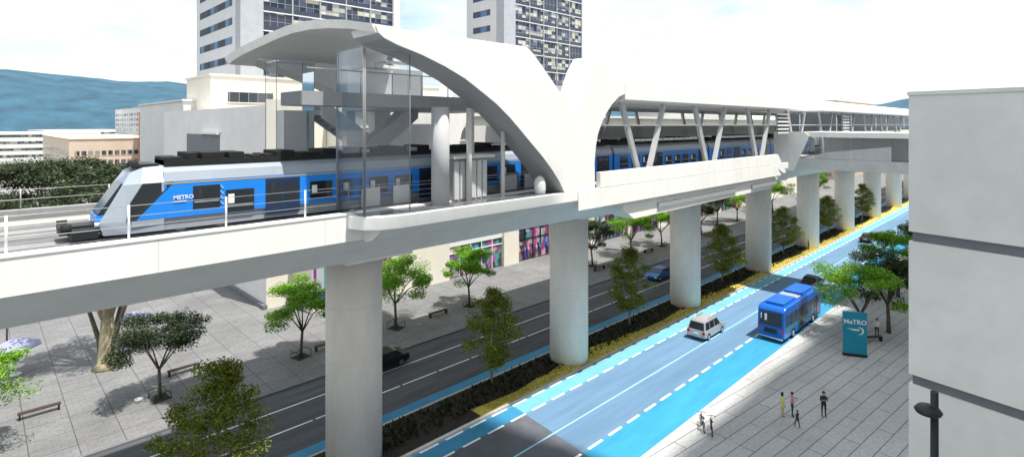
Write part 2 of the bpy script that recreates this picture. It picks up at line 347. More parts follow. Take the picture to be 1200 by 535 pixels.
# low ground cover in the bed and tufts on the verge
mb = MB()
for i in range(9000):
    x = rnd.uniform(-5, 150); y = rnd.uniform(30.6, 33.4); h = rnd.uniform(.08, .3); a = rnd.uniform(0, 6.28); w = .09
    p = Vector((x, y, 0)); q = Vector((math.cos(a) * w, math.sin(a) * w, 0)); t = Vector((rnd.uniform(-.12, .12), rnd.uniform(-.12, .12), h))
    mb.add([p - q, p + q, p + t + q * .4, p + t - q * .4], [(0, 1, 2, 3)])
tag(mb.build('ground_cover', leaf_mat('cover_leaf', (.01, .014, .006), (.02, .026, .01), (.05, .05, .02)), recalc=False), 'low ground cover darkened as in viaduct shade between the two roads', 'ground cover', kind='stuff')
mb = MB()
for i in range(7000):
    x = rnd.uniform(27, 130); y = rnd.uniform(29.7, edge(x)); h = rnd.uniform(.04, .14); a = rnd.uniform(0, 6.28); w = .05
    p = Vector((x, y, .03)); q = Vector((math.cos(a) * w, math.sin(a) * w, 0)); t = Vector((rnd.uniform(-.06, .06), rnd.uniform(-.06, .06), h))
    mb.add([p - q, p + q, p + t], [(0, 1, 2)])
tag(mb.build('sunlit_grass', leaf_mat('sunlit_grass_leaf', (.30, .24, .05), (.42, .34, .07), (.30, .33, .06)), recalc=False), 'grass coloured yellow as if sunlit along the road side of the planted median', 'grass', kind='stuff')
# hills on the horizon
mb = MB(); nx, ny = 110, 10; vs = []
for i in range(nx + 1):
    t = i / nx; ang = R(-6 + 128 * t)
    prof = 150 + 105 * max(0, min(1, (ang - R(40)) / R(50))) + 60 * noise.noise((t * 9, 1, 0)) + 26 * noise.noise((t * 31, 4, 0))
    for k in range(ny + 1):
        s = k / ny; r = 2100 + 1500 * s
        z = -2 + prof * math.sin(min(1, s * 1.25) * math.pi / 2) + 16 * noise.noise((t * 60, s * 5, 2)) * s
        vs.append((math.cos(ang) * r, math.sin(ang) * r, z))
mb.add(vs, [(i * (ny + 1) + k, (i + 1) * (ny + 1) + k, (i + 1) * (ny + 1) + k + 1, i * (ny + 1) + k + 1) for i in range(nx) for k in range(ny)], 0, True)
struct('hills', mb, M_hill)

# ------------------------------------------------------------------ buildings
def building(name, label, x0, x1, y0, y1, h, wall, storey=3.4, ribbon=None, faces=('y', 'x'), wh=1.5, sill=1.0, group=None, roofm=None, start=0, inset=1.2, bays=None):
    t = thing(name, label, 'building', (x0, y0, 0), 0, group)
    X, Y = x1 - x0, y1 - y0
    MB().box(0, X, 0, Y, -.3, h).build('wall', wall, t)
    MB().box(-.25, X + .25, -.25, Y + .25, h, h + .35).build('roof', roofm or wall, t)
    n = int((h - 1.2) / storey)
    for k in range(start, n):
        z = k * storey + sill
        for fc in faces:
            Lw = X if fc == 'y' else Y
            segs = [(inset, Lw - inset)] if not bays else [(inset + (Lw - 2 * inset) * (b + .14) / bays, inset + (Lw - 2 * inset) * (b + .86) / bays) for b in range(bays)]
            mb = MB(); fr = MB()
            for a, b in segs:
                if fc == 'y': mb.box(a, b, -.03, .05, z, z + wh); fr.box(a - .1, b + .1, -.14, .02, z - .14, z - .003)
                else: mb.box(-.03, .05, a, b, z, z + wh); fr.box(-.14, .02, a - .1, b + .1, z - .14, z - .003)
            w = mb.build('window', ribbon, t); fr.build('sill', roofm or wall, w)
    return t
M_rib = cell_mat('ribbon_glass', [(.03, .04, .05), (.05, .06, .08), (.10, .11, .12), (.28, .27, .24)], (1.6, 1.6, 3.4), frame=(.3, .3, .3))
M_rib2 = cell_mat('office_glass', [(.06, .08, .12), (.03, .05, .10), (.62, .60, .50), (.10, .16, .26), (.70, .68, .60)], (2.1, 2.1, 4.1), frame=(.5, .5, .5), fw=.07)

def office_tower(label, x0, x1, y0, y1, h, st, stripb):
    t = thing('office_tower', label, 'building', (x0, y0, 0), 0, 'office towers behind the station'); X, Y = x1 - x0, y1 - y0
    MB().box(0, X, .4, Y, 0, h).build('wall', M_towerw, t)
    MB().box(-.3, 4.2, -.5, 2.6, 0, h + 1).build('corner_pier', M_pier, t)
    MB().box(X - 1.6, X + .2, -.5, 2, 0, h + 1).build('corner_pier', M_towerw, t)
    MB().box(-.2, X + .2, .1, Y + .2, h, h + 1.2).build('roof', M_slab, t)
    n = int(h / st)
    for k in range(n):
        z = k * st
        MB().box(4.25, X - 1.65, -.35, .38, z - .12, z + .12).build('slab_edge', M_slab, t)
        MB().box(4.25, X - 1.65, -.05, .38, z + .123, z + 1.15).build('spandrel', M_navyp, t)
        w = MB().box(4.25, X - 1.65, -.02, .38, z + 1.153, z + st - .123).build('window', M_pane, t)
        fr = MB(); q = 4.25
        nb = max(4, round((X - 6) / 6.4)); bw = (X - 5.9) / nb
        for b in range(nb + 1): fr.box(q + b * bw - .16, q + b * bw + .16, -.30, -.024, z + .125, z + st - .31)
        for b in range(nb * 4):
            fr.box(q + b * bw / 4 - .035, q + b * bw / 4 + .035, -.1, -.022, z + 1.155, z + st - .31)
        fr.box(q, X - 1.66, -.12, -.0215, z + 2.1, z + 2.18)
        fr.build('mullion', M_towerm, w)
        if k % 3 == 0 or (k + int(x0)) % 4 == 1:
            MB().box(q + bw * (k % nb) + .2, q + bw * (k % nb) + bw - .2, -.06, -.025, z + .2, z + st - .35).build('panel', M_navyp, t)
        g = MB().box(-.04, .3, 5.5, Y - 3.0, z + st * .34, z + st * .72); g.build('strip_window', M_strip, t)
    return t
M_pane = cell_mat('tower_pane', [(.03, .04, .07), (.50, .50, .46), (.06, .08, .12), (.10, .13, .20), (.34, .36, .36), (.02, .03, .06), (.45, .42, .33), (.05, .06, .09)], (1.6, 40, 1.05), .35, spec=.25)
M_strip = cell_mat('strip_pane', [(.04, .05, .07), (.07, .09, .14), (.12, .20, .32), (.03, .04, .05)], (40, 2.6, 40), .5, spec=.1)
office_tower('tall office tower with white ribbed side and glazed front, left behind the canopy', 39.2, 77.0, 120, 152, 84, 4.1, 0)
office_tower('tall office tower seen above the white arch, its pale side striped by windows', 104.7, 140.8, 110, 126, 96, 4.6, 1)

# commercial block behind the plaza
cb = thing('shopping_block', 'cream and grey commercial block with shop fronts facing the plaza', 'building', (23.6, 58.6, 0))
MB().box(0, 7.2, 5.4, 53, -.3, 23.2).build('side_wall', M_grayw, cb)
MB().box(-.003, 7.2, 5.38, 5.6, -.3, 23.9).build('end_wall', M_cream, cb)
MB().box(3, 6.9, 0, 5.35, -.3, 9.3).build('porch_wall', M_cream, cb)
MB().box(7.25, 190, 1.8, 40, 4.9, 22.2).build('upper_wall', M_cream, cb)
MB().box(6.93, 190, 1.2, 1.78, 5.2, 9.3).build('shop_fascia', M_cream, cb)
MB().box(7.0, 190, 1.3, 40.2, 22.2, 22.6).build('roof', M_lightw, cb)
MB().box(-.06, .0, 22, 38, 16.2, 19.6).build('loading_opening', M_gdark, cb)
MB().box(-.5, -.0, 21.6, 30, 19.65, 19.95).build('canopy', M_lightw, cb)
MB().box(-.4, .1, 5.3, 52.5, -.0, .5).build('plinth', M_joint, cb)
for z0, z1 in ((9.6, 10.9), (12.4, 14.0), (15.6, 17.1), (18.9, 20.6)):
    x = 8.5
    while x < 186:
        w = MB().box(x, x + 13, 1.72, 1.9, z0, z1).build('window', M_rib, cb)
        MB().box(x - .1, x + 13.1, 1.5, 1.78, z0 - .25, z0 - .01).build('sill', M_slab, w); x += 14.2
M_disp = cell_mat('shop_display', [(.05, .045, .05), (.30, .06, .14), (.07, .06, .07), (.16, .12, .24), (.62, .60, .58), (.03, .03, .05), (.40, .08, .30), (.07, .10, .42), (.62, .30, .36), (.35, .34, .35), (.06, .32, .32), (.04, .04, .05), (.12, .11, .12)], (.5, 90, 1.1), .4, warp=2.2)
M_disp2 = cell_mat('shop_poster', [(.02, .30, .32), (.45, .50, .52), (.04, .04, .30), (.50, .05, .12), (.60, .35, .05), (.25, .03, .30)], (.9, 9, 2.6), .5)
# shop bays: (x0, x1, kind)
bays = [(26.6, 28.6, 1), (30.2, 33.0, 1), (33.6, 36.7, 0), (45.7, 55.9, 2), (59.0, 66.2, 0), (70.5, 76, 1), (78, 88.5, 0), (89.5, 99.5, 0), (103, 109, 1), (113, 124, 0), (128, 139, 1), (144, 158, 0)]
last = 26.6 - 23.6
for i, (a, b, kd) in enumerate(bays):
    a -= 23.6; b -= 23.6
    if a - last > .3: MB().box(max(last, 6.91), a, 0, 1.78 if a > 7 else .6, -.3, 5.19).build('pier', M_cream, cb) if a > 6.95 else None
    w = MB().box(a, b, .5, .58, .15, 5.0 if kd != 2 else 4.4).build('shop_window', M_disp if kd != 1 else M_disp2, cb) if a > 6.5 else MB().box(a + .1, b, -.08, -.01, .9, 5.6).build('poster', M_disp2, cb)
    if a > 6.5:
        fr = MB(); nn = max(2, int((b - a) / 1.8))
        for k in range(nn + 1): xx = a + (b - a) * k / nn; fr.box(xx - .06, xx + .06, .40, .49, .1, 4.95)
        fr.box(a, b, .38, .49, 3.3, 3.42); fr.box(a, b, .36, .497, 4.3 if kd == 2 else 4.96, 5.1); fr.build('frame', M_dark if kd != 2 else M_white, w)
        MB().box(a, b, .59, 1.75, -.3, 5.15).build('shop_interior', M_gdark, w)
        for k in range(int((b - a) / .9)):      # clothes figures on show in front of the glass line
            xx = a + .5 + k * .9 + rnd.uniform(-.15, .15)
            if kd == 0 and rnd.random() < .75:
                mm = mat('display_cloth_%d' % rnd.randrange(6), [(.6, .1, .25), (.5, .3, .55), (.1, .1, .12), (.7, .6, .55), (.1, .15, .5), (.7, .3, .35)][rnd.randrange(6)], .8, var=0)
                MB().lathe([(.10, 0), (.13, .7), (.2, .75), (.16, 1.1), (.22, 1.4), (.06, 1.5), (.09, 1.58), (.09, 1.72), (.03, 1.8)], (xx, .3, .5), 8).build('mannequin', mm, w)
    last = b
MB().box(last, 166, 0, 1.78, -.3, 5.19).build('pier', M_cream, cb)
lettering('shop_sign', 'METRO', .85, (27.0, .35 + .8, 5.75), (R(90), 0, 0), M_slab, cb, .04)
MB().prism([(29.0, 6.05), (29.35, 5.8), (30.2, 6.7), (29.9, 6.75), (29.35, 6.2)], 'y', 1.05, 1.19).build('sign_mark', M_dark, cb)
MB().box(79, 88, 1.0, 1.18, 6.1, 7.5).build('sign_board', M_white, cb)
MB().box(90, 101, .7, 1.18, 5.2, 6.6).build('awning', M_lightw, cb)

building('annex_block', 'low pale block left of the grey commercial block', 27, 50, 113, 150, 25.3, M_lightw, 4, M_rib, ('x',), group='city blocks behind the tracks', start=6)
building('rear_block', 'cream upper volume rising behind the station canopy', 29, 86, 104, 119, 29.5, M_cream, 4, M_rib, ('y',), group='city blocks behind the tracks', start=6, bays=5, wh=1.8)
building('apartment_block', 'long pinkish apartment block behind the dark trees', 22, 50, 232, 330, 16, M_pink, 3.2, M_rib, ('x', 'y'), group='far city blocks', bays=14)
building('apartment_block', 'white slab block with rows of small windows far behind the trees', 70, 110, 330, 470, 31, M_lightw, 3.2, M_rib2, ('x', 'y'), group='far city blocks', bays=18)
building('brick_tower', 'orange brick apartment tower behind the trees', 41, 56, 217, 230, 25, M_orange, 3, M_rib, ('x', 'y'), group='far city blocks', bays=3)
building('apartment_block', 'blue grey apartment block beside the orange brick tower', 46, 60, 200, 214, 24, M_bluegray, 3, M_rib2, ('x', 'y'), group='far city blocks', bays=4)
bt = building('balcony_block', 'beige apartment tower with stacked balconies above the train nose', 40, 52, 150, 163, 23, M_pink, 3, M_rib, ('x',), group='far city blocks', bays=2)
for k in range(1, 7):
    MB().box(-1.3, -.01, 2, 11, k * 3 - .2, k * 3 + .0).build('balcony', M_lightw, bt)
building('apartment_block', 'grey windowless end block just above the front of the train', 44, 60, 134, 148, 24.5, M_grayw, 3.4, M_rib, ('y',), group='far city blocks')
for i, (x0, x1, y0, y1, h, m, lab) in enumerate([
    (170, 215, 70, 110, 25, M_lightw, 'pale block beyond the far end of the commercial row'),
    (235, 290, 62, 100, 30, M_pink, 'pinkish block far along the street past the station'),
    (310, 380, 55, 100, 26, M_cream, 'cream block at the far end of the street'),
    (430, 480, -10, 60, 34, M_grayw, 'grey block closing the view down the road')]):
    building('city_block', lab, x0, x1, y0, y1, h, m, 3.5, M_rib, ('y', 'x'), group='blocks far down the street', bays=7)
rb = random.Random(5)
for i in range(24):
    an = R(rb.uniform(52, 96)); d_ = rb.uniform(420, 1500); x = math.cos(an) * d_; y = math.sin(an) * d_; w = rb.uniform(18, 60); h = rb.choice([9, 12, 14, 18, 24, 36]) * (1 + d_ / 2500)
    t = thing('distant_block', 'small distant city block in the haze of roofs below the hills', 'building', (x, y, 0), rb.uniform(-.3, .3), 'distant blocks below the hills')
    cn, cm = rb.choice([('white', M_lightw), ('pinkish', M_pink), ('grey', M_grayw), ('cream', M_cream), ('orange', M_orange)]); MB().box(0, w, 0, w * .7, -1, h).build('wall', cm, t)
    t['label'] = '%s %s distant block %s' % (cn, 'low' if h < 16 else ('tall' if h > 30 else 'mid height'), 'at the left edge below the hills' if an > R(84) else ('between the left edge and the train nose' if an > R(74) else ('above the train nose' if an > R(66) else 'hidden mostly behind the grey commercial block')))
    for k in range(int(h / 4)): MB().box(-.1, -.02, 2, w * .7 - 2, k * 4 + 1.5, k * 4 + 3).build('window', M_rib, t); MB().box(2, w - 2, -.1, -.02, k * 4 + 1.5, k * 4 + 3).build('window', M_rib, t)
# unseen slabs right of and behind the viewpoint, sized for their shadows
building('shade_tower', 'unseen high slab on the near side, added to shade the near road', -34, 37.3, -44, -15, 124, M_lightw, 3.4, M_rib2, ('x',), group='shadow casters on the near side')
building('shade_tower', 'unseen long slab further down the near side, added to shade the pavement', 37, 190, -44, -15, 89.5, M_lightw, 3.4, M_rib2, ('x',), group='shadow casters on the near side')
# concrete panel building at the right
pw = thing('concrete_building', 'large pale concrete panel building with dark horizontal joints at the right edge', 'building', (24.4, 4.1, 0), math.atan2(-.183, .983))
MB().box(0, 24, -13, 0, -.3, 11.55).build('lower_panel', M_wallc, pw)
MB().box(0, 24, -13, 0, 11.9, 16.75).build('middle_panel', M_wallc, pw)
MB().box(0, 24, -13, 0, 17.1, 22.06).build('upper_panel', M_wallc, pw)
for z in (11.55, 16.75): MB().box(.09, 23.9, -12.9, -.09, z - .05, z + .4).build('joint', M_joint, pw)
MB().box(-.04, 24.04, -13.04, .04, 22.063, 22.2).build('coping', M_lightw, pw)

# ------------------------------------------------------------------ viaduct
vd = thing('viaduct', 'white concrete railway viaduct on round pillars running down the street', 'viaduct', (0, 31.5, 0))
A0, A1 = -60, 330
sec = [(-5.5, 16.35), (-5.5, 15.0), (-5.3, 14.93), (-3.5, 13.35), (3.5, 13.35), (5.3, 14.93), (5.5, 15.0), (5.5, 16.35), (5.1, 16.35), (5.1, 15.85), (-5.1, 15.85), (-5.1, 16.35)]
MB().prism(sec, 'x', A0, A1).build('girder', M_soffit, vd)
MB().box(A0, A1, -5.56, -5.503, 14.99, 16.4).build('fascia', M_plaster, vd)
MB().box(A0, A1, -5.6, -5.05, 16.353, 16.43).build('coping', M_plaster, vd)
MB().box(A0, A1, 5.05, 5.6, 16.353, 16.75).build('far_parapet', M_track, vd)
MB().box(A0, A1, -5.05, 5.05, 15.853, 15.98).build('ballast', M_ballast, vd)
for y in (-2.6, -1.16, 1.55, 3.0): MB().box(A0, A1, y - .04, y + .04, 15.983, 16.12).build('rail', M_steel, vd)
for y in (-3.1, 1.0): MB().box(A0, A1, y, y + 2.5, 15.983, 16.03).build('track_slab', M_track, vd)

PX = [-4.5, 17.0, 38.1, 59.4, 81.0, 102.5, 124.5, 146.5, 168.5, 190.5]
for i, x in enumerate(PX):
    p = MB().lathe([(1.72, -.4), (1.72, 13.2)], (x, 0, 0), 40).build('pillar', M_pillar, vd)
    MB().box(x - 2.2, x + 2.2, -3.2, 3.2, 13.1, 13.36).build('bearing_slab', M_soffit, vd)
x = -16.0
while x < 200:
    MB().box(x, x + .025, -5.564, -5.561, 15.0, 16.39).build('joint', M_joint2, vd); x += 7.1
for x in PX[:8]:
    for z in (3.3, 6.6, 9.9): MB().lathe([(1.7225, z), (1.7225, z + .02)], (x, 0, 0), 40).build('formwork_joint', M_joint2, vd)
    MB().tube([(x + .55, -1.78, 0), (x + .55, -1.78, 13.1)], .0, 6) if 0 else None
# near side railing
rl = thing('railing', 'thin steel railing along the viaduct edge in front of the train', 'railing', (0, 26.3, 16.43))
for k in range(9):
    x = .76 + 3.6 * (k - 4)
    if x < 13: MB().tube([(x, 0, 0), (x, 0, 1.35)], .045, 8).build('post', M_white, rl)
for z in (.5, .9, 1.32): MB().tube([(-14, 0, z), (13.2, 0, z)], .016, 6).build('wire', M_steel, rl)
rl = thing('railing', 'steel railing on the far edge of the viaduct behind the tracks', 'railing', (0, 36.8, 16.75))
for k in range(12):
    x = -20 + 3.6 * k
    MB().tube([(x, 0, 0), (x, 0, 1.0)], .035, 6).build('post', M_steel, rl)
for z in (.5, .98): MB().tube([(-22, 0, z), (20, 0, z)], .016, 6).build('wire', M_steel, rl)

# ------------------------------------------------------------------ station
st = thing('station', 'white elevated station with arched canopy, mezzanine and long flat roof', 'station', (0, 0, 0))
# near platform with its rounded end
poly = [(16.2, 27.9), (14.6, 27.5), (13.7, 26.4), (13.6, 25.6), (13.9, 24.8), (14.5, 24.25), (15.6, 24.0), (71, 24.0), (71, 27.9)]
MB().prism(poly, 'z', 15.66, 16.36).build('platform', M_plaster, st, bevel=.05)
poly2 = [(16.3, 27.85), (14.8, 27.4), (14.1, 26.4), (14.0, 25.6), (14.3, 25.0), (14.9, 24.5), (15.8, 24.3), (70.8, 24.3), (70.8, 27.85)]
MB().prism(poly2, 'z', 16.362, 16.38).build('platform_floor', M_floor, st)
MB().prism([(24.25, 15.655), (25.97, 15.655), (25.97, 14.8), (25.2, 15.0)], 'x', 14.6, 71).build('platform_bracket', M_soffit, st)
MB().box(14, 71, 35.2, 42, 15.7, 16.38).build('far_platform', M_mezz, st)
# parapet wall right of the arch foot
MB().prism([(32.6, 16.39), (66.0, 16.39), (69.2, 15.2), (70.2, 15.2), (67.5, 17.5), (32.6, 17.5)], 'y', 23.98, 24.35).build('parapet_wall', M_plaster, st)
MB().prism([(30, 16.33), (30, 15.0), (66.0, 15.0), (68.5, 15.0), (66.5, 16.33)], 'y', 23.93, 24.0).build('parapet_apron', M_plaster, st)
MB().prism([(36, 14.4), (37.5, 13.5), (66, 13.6), (69, 14.9), (36, 14.9)], 'y', 24.3, 26.2).build('haunch', M_soffit, st)
for a, b in ((41, 56.5), (60.5, 67.5)):
    MB().box(a, b, 24.15, 25.2, 14.0, 14.4).build('service_duct', M_mezz, st)
# arches: Y-shaped white leg that sweeps left into the canopy
arch = [(14.1, 25.9), (14.25, 25.55), (14.6, 25.31), (15.37, 25.05), (16.9, 24.67), (18.37, 24.19), (19.82, 23.6), (21.18, 22.85), (22.3, 22.2), (23.34, 21.45), (24.3, 20.65), (25.23, 19.85), (26.3, 18.95), (27.29, 18.0), (28.0, 17.2), (28.6, 16.3),
        (32.0, 16.3), (31.95, 18.28), (32.1, 19.4), (32.35, 20.3), (32.75, 21.0), (33.3, 21.75), (34.1, 22.5), (35.0, 23.1), (35.8, 23.35), (35.8, 24.7), (35.5, 25.6), (35.1, 25.95), (32.6, 26.0), (31.75, 24.9), (30.95, 23.2), (30.2, 22.35), (29.5, 22.1), (28.9, 22.45), (27.7, 23.57), (26.3, 24.83), (25.4, 25.6), (24.8, 25.92)]
for ya, yb in ((24.0, 26.5), (39.6, 42.0)):
    mb = MB().prism(arch, 'y', ya, yb)
    for i in range(1, 15): mb.m[2 + i] = 1  # inner curve painted grey as shade, no separate lining
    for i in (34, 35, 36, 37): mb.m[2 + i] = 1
    mb.build('arch', [M_plaster, M_arch_shade], st, bevel=.03)
# canopy: gently vaulted slab between the arches, with a flared open end
ys = [24.05, 25.4, 27, 29, 31.6, 33.6, 35.5, 37.3, 39.2, 40.8, 41.95]
zt = [25.98, 26.25, 26.45, 26.62, 26.72, 26.65, 26.5, 26.33, 26.12, 25.9, 25.7]
xl = [13.9, 13.2, 12.9, 12.8, 12.85, 12.85, 12.8, 12.7, 12.6, 12.55, 12.6]
xr = [15.6, 16.6, 17.7, 18.8, 20.2, 21.2, 22.1, 23.0, 23.9, 24.7, 25.3]
vs = []
for j in range(len(ys)):
    for k in range(7):
        x = xl[j] + (xr[j] - xl[j]) * k / 6; vs.append((x, ys[j], zt[j]))
    for k in range(7):
        x = xl[j] + .25 + (xr[j] - .2 - xl[j] - .25) * k / 6; vs.append((x, ys[j], zt[j] - .42))
fs = []
for j in range(len(ys) - 1):
    a, b = j * 14, (j + 1) * 14
    for k in range(6): fs += [(a + k, a + k + 1, b + k + 1, b + k), (a + 7 + k, b + 7 + k, b + 8 + k, a + 8 + k)]
    fs += [(a, b, b + 7, a + 7), (a + 6, a + 13, b + 13, b + 6)]
fs += [tuple(range(0, 7)) + tuple(range(13, 6, -1)), tuple(140 + q for q in (list(range(6, -1, -1)) + list(range(7, 14))))]
mb = MB().add(vs, fs, 0, False)
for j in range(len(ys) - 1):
    for k in range(6): mb.m[j * 14 + 2 * k + 1] = 1  # lower faces take the greyed plaster as painted shade
mb.build('canopy', [M_plaster, M_under_shade], st)
# long flat roof
MB().prism([(24.0, 22.95), (24.0, 24.15), (24.5, 24.35), (40.6, 24.35), (41, 24.1), (41, 22.95), (40.5, 22.8), (24.6, 22.8)], 'x', 35.83, 175).build('long_roof', M_plaster, st)
for y in (28, 32.5, 37): MB().box(35.5, 175, y - .15, y + .15, 22.55, 22.797).build('roof_beam', M_slab, st)
for k in range(9):
    bx = 40.0 + 12.2 * k
    for sgn in (-1, 1):
        MB().tube([(bx + sgn * .7, 25.0, 16.9), (bx + sgn * 3.3, 25.0, 22.9)], .26, 4, smooth=False).build('strut', M_slab, st)
        MB().tube([(bx + sgn * .7, 39.4, 16.3), (bx + sgn * 3.3, 39.4, 22.9)], .24, 4, smooth=False).build('strut', M_slab, st)
MB().box(33, 150, 39.8, 39.9, 19.2, 20.9).build('far_screen', M_lightw, st)
MB().box(33, 150, 39.7, 39.95, 16.38, 17.6).build('far_parapet', M_plaster, st)
MB().tube([(33.2, 24.9, 20.95), (150, 24.9, 20.95)], .06, 6).build('handrail', M_white, st)
for k in range(10):
    MB().box(70 + k * 8.2, 70 + k * 8.2 + 8.0, 24.9, 24.93, 19.9, 22.4).build('glass_panel', M_clear, st)
# louvred vents near the gangway
for bx in (69, 96):
    for k in range(6): MB().box(bx, bx + 3.6, 24.5, 24.7, 19.9 + k * .45, 20.1 + k * .45).build('louvre', M_white, st)
# mezzanine over the tracks
MB().prism([(11.7, 27), (27.4, 27), (31, 39), (20, 39), (18, 30.2), (11.7, 29.5)], 'z', 22.0, 22.72).build('mezzanine_floor', M_mezz, st)
MB().box(11.63, 11.69, 27, 29.5, 22.02, 22.7).build('mezzanine_edge', M_gdark, st)
for k in range(6):
    MB().box(15 + k * 2.0, 16.92 + k * 2.0, 27.1, 27.14, 22.75, 23.85).build('glass_panel', M_clear, st)
    MB().tube([(15 + k * 2.0, 27.1, 22.7), (15 + k * 2.0, 27.1, 23.9)], .035, 6).build('baluster', M_steel, st)
MB().tube([(12, 27.1, 23.9), (27, 27.1, 23.9)], .04, 6).build('handrail', M_steel, st)
# columns on the near platform
MB().lathe([(.52, 0), (.52, 5.62)], (19.1, 25.35, 16.38), 28).build('column', M_greycol, st)
MB().lathe([(.17, 0), (.17, 5.62)], (21.3, 25.4, 16.38), 16).build('column', M_lightw, st)
MB().lathe([(.2, 0), (.2, 5.62)], (22.9, 27.1, 16.38), 16).build('column', M_lightw, st)
MB().lathe([(.14, 0), (.14, 4.2)], (24.2, 25.5, 16.38), 16).build('column', M_lightw, st)
MB().box(22.4, 23.8, 38.2, 39.2, 16.38, 22.0).build('column', M_lightw, st)
MB().box(15.2, 16.8, 38.0, 39.4, 16.38, 22.0).build('column', M_lightw, st)
MB().box(19.9, 20.6, 38.0, 38.8, 16.38, 22.0).build('column', M_lightw, st)
# lift shafts of glass
def glassbox(x0, x1, y0, y1, z0, z1, m, name='lift_shaft'):
    t = MB().box(x0, x1, y0, y1, z0, z1).build(name, m, st)
    e = MB(); r = .02
    for x in (x0, x1):
        for y in (y0, y1): e.tube([(x, y, z0), (x, y, z1 + .02)], r, 4)
    e.build('frame', M_towerm, t); return t
glassbox(14.3, 16.9, 37, 38.9, 16.4, 25.3, M_tint)
glassbox(13.85, 13.9, 24.75, 27.6, 16.4, 24.9, M_tint, 'end_screen'); glassbox(13.95, 16.6, 24.7, 24.75, 16.4, 24.9, M_clear, 'end_screen')
glassbox(19.4, 22.0, 31.2, 33.0, 22.72, 25.2, M_clear, 'lift_shaft')
MB().box(19.5, 24.5, 34.8, 36.6, 22.73, 25.1).build('plant_room', M_mezz, st)
MB().box(17.0, 19.0, 30.2, 32.4, 22.73, 24.4).build('ticket_booth', M_slab, st)
# stairs from the mezzanine to the far platform
def stair(x0, x1, y0, y1, z0, z1, name='stair'):
    n = 18; p = MB(); dx = (x1 - x0) / n; dz = (z1 - z0) / n
    for k in range(n): a, b = sorted((x0 + k * dx, x0 + (k + 1) * dx)); p.box(a, b, y0, y1, z0 + k * dz - .35, z0 + k * dz)
    s = p.build(name, M_mezz, st)
    for y in (y0 - .06, y1): MB().prism([(x0, z0 - .5), (x1, z1 - .5), (x1, z1 + .9), (x0, z0 + .9)], 'y', y, y + .055).build('side_panel', M_slab, s)
stair(17.4, 25.5, 37.0, 38.9, 22.0, 16.5)
stair(24.5, 17.2, 35.4, 36.7, 22.0, 16.5, 'escalator')
# kiosk, benches and screens on the near platform
kb = MB().box(20.4, 23.1, 25.8, 27.2, 16.38, 18.95).build('kiosk', M_mezz, st)
MB().box(20.2, 23.5, 25.5, 27.4, 18.953, 19.12).build('kiosk_roof', M_lightw, kb)
for k in range(6): MB().box(20.45 + k * .45, 20.8 + k * .45, 25.74, 25.797, 16.5, 18.8).build('kiosk_panel', M_slab, kb)
for x in (15.3, 17.35): MB().box(x, x + 1.15, 27.5, 27.56, 16.42, 17.45).build('screen_panel', M_slab, st)
for x in (26.3, 28.3): MB().box(x, x + 1.2, 27.5, 27.56, 16.42, 17.45).build('screen_panel', M_slab, st)
for z in (.35, .65, .95, 1.15): MB().tube([(14.5, 27.7, 16.4 + z), (31, 27.7, 16.4 + z)], .02, 6).build('railing_wire', M_steel, st)
for k in range(9): MB().tube([(14.6 + k * 1.9, 27.7, 16.38), (14.6 + k * 1.9, 27.7, 17.6)], .03, 6).build('railing_post', M_steel, st)
# dome shaped waste bin by the arch foot
tag(MB().lathe([(.36, 0), (.4, .3), (.4, .75), (.3, 1.05), (.12, 1.18), (.01, 1.2)], (26.9, 24.75, 16.38), 20).build('waste_bin', M_white), 'white round topped bin on the platform by the arch foot', 'bin')

# covered footbridge that leaves the station across the road
fb = thing('footbridge', 'pale covered footbridge crossing the road from the end of the station', 'footbridge', (73.5, 0, 0))
MB().box(0, 8.5, -15, 26.2, 15.5, 16.8).build('deck', M_concrete, fb)
MB().prism([(26.6, 15.2), (24.2, 15.2), (22.4, 19.6), (23.0, 20.1), (26.6, 20.1)], 'x', -.12, -.003).build('end_panel', M_plaster, fb)
MB().prism([(-15, 19.3), (24.0, 19.5), (23.3, 20.1), (-15, 19.9)], 'x', 0, 8.5).build('roof', M_plaster, fb)
MB().prism([(14, 16.82), (23.2, 16.82), (20.7, 17.6), (14, 18.5)], 'x', .3, .4).build('ramp_wall', M_plaster, fb)
MB().box(4.3, 4.4, -15, 22, 16.81, 19.35).build('inner_screen', M_plaster, fb)
for k in range(9):
    MB().box(.1, .13, -14 + k * 4, -10.1 + k * 4, 16.81, 19.35).build('window', M_tint, fb)
for y in (-6, 10): MB().box(3, 5.5, y - .5, y + .5, -.1, 15.5).build('support', M_pillar, fb)

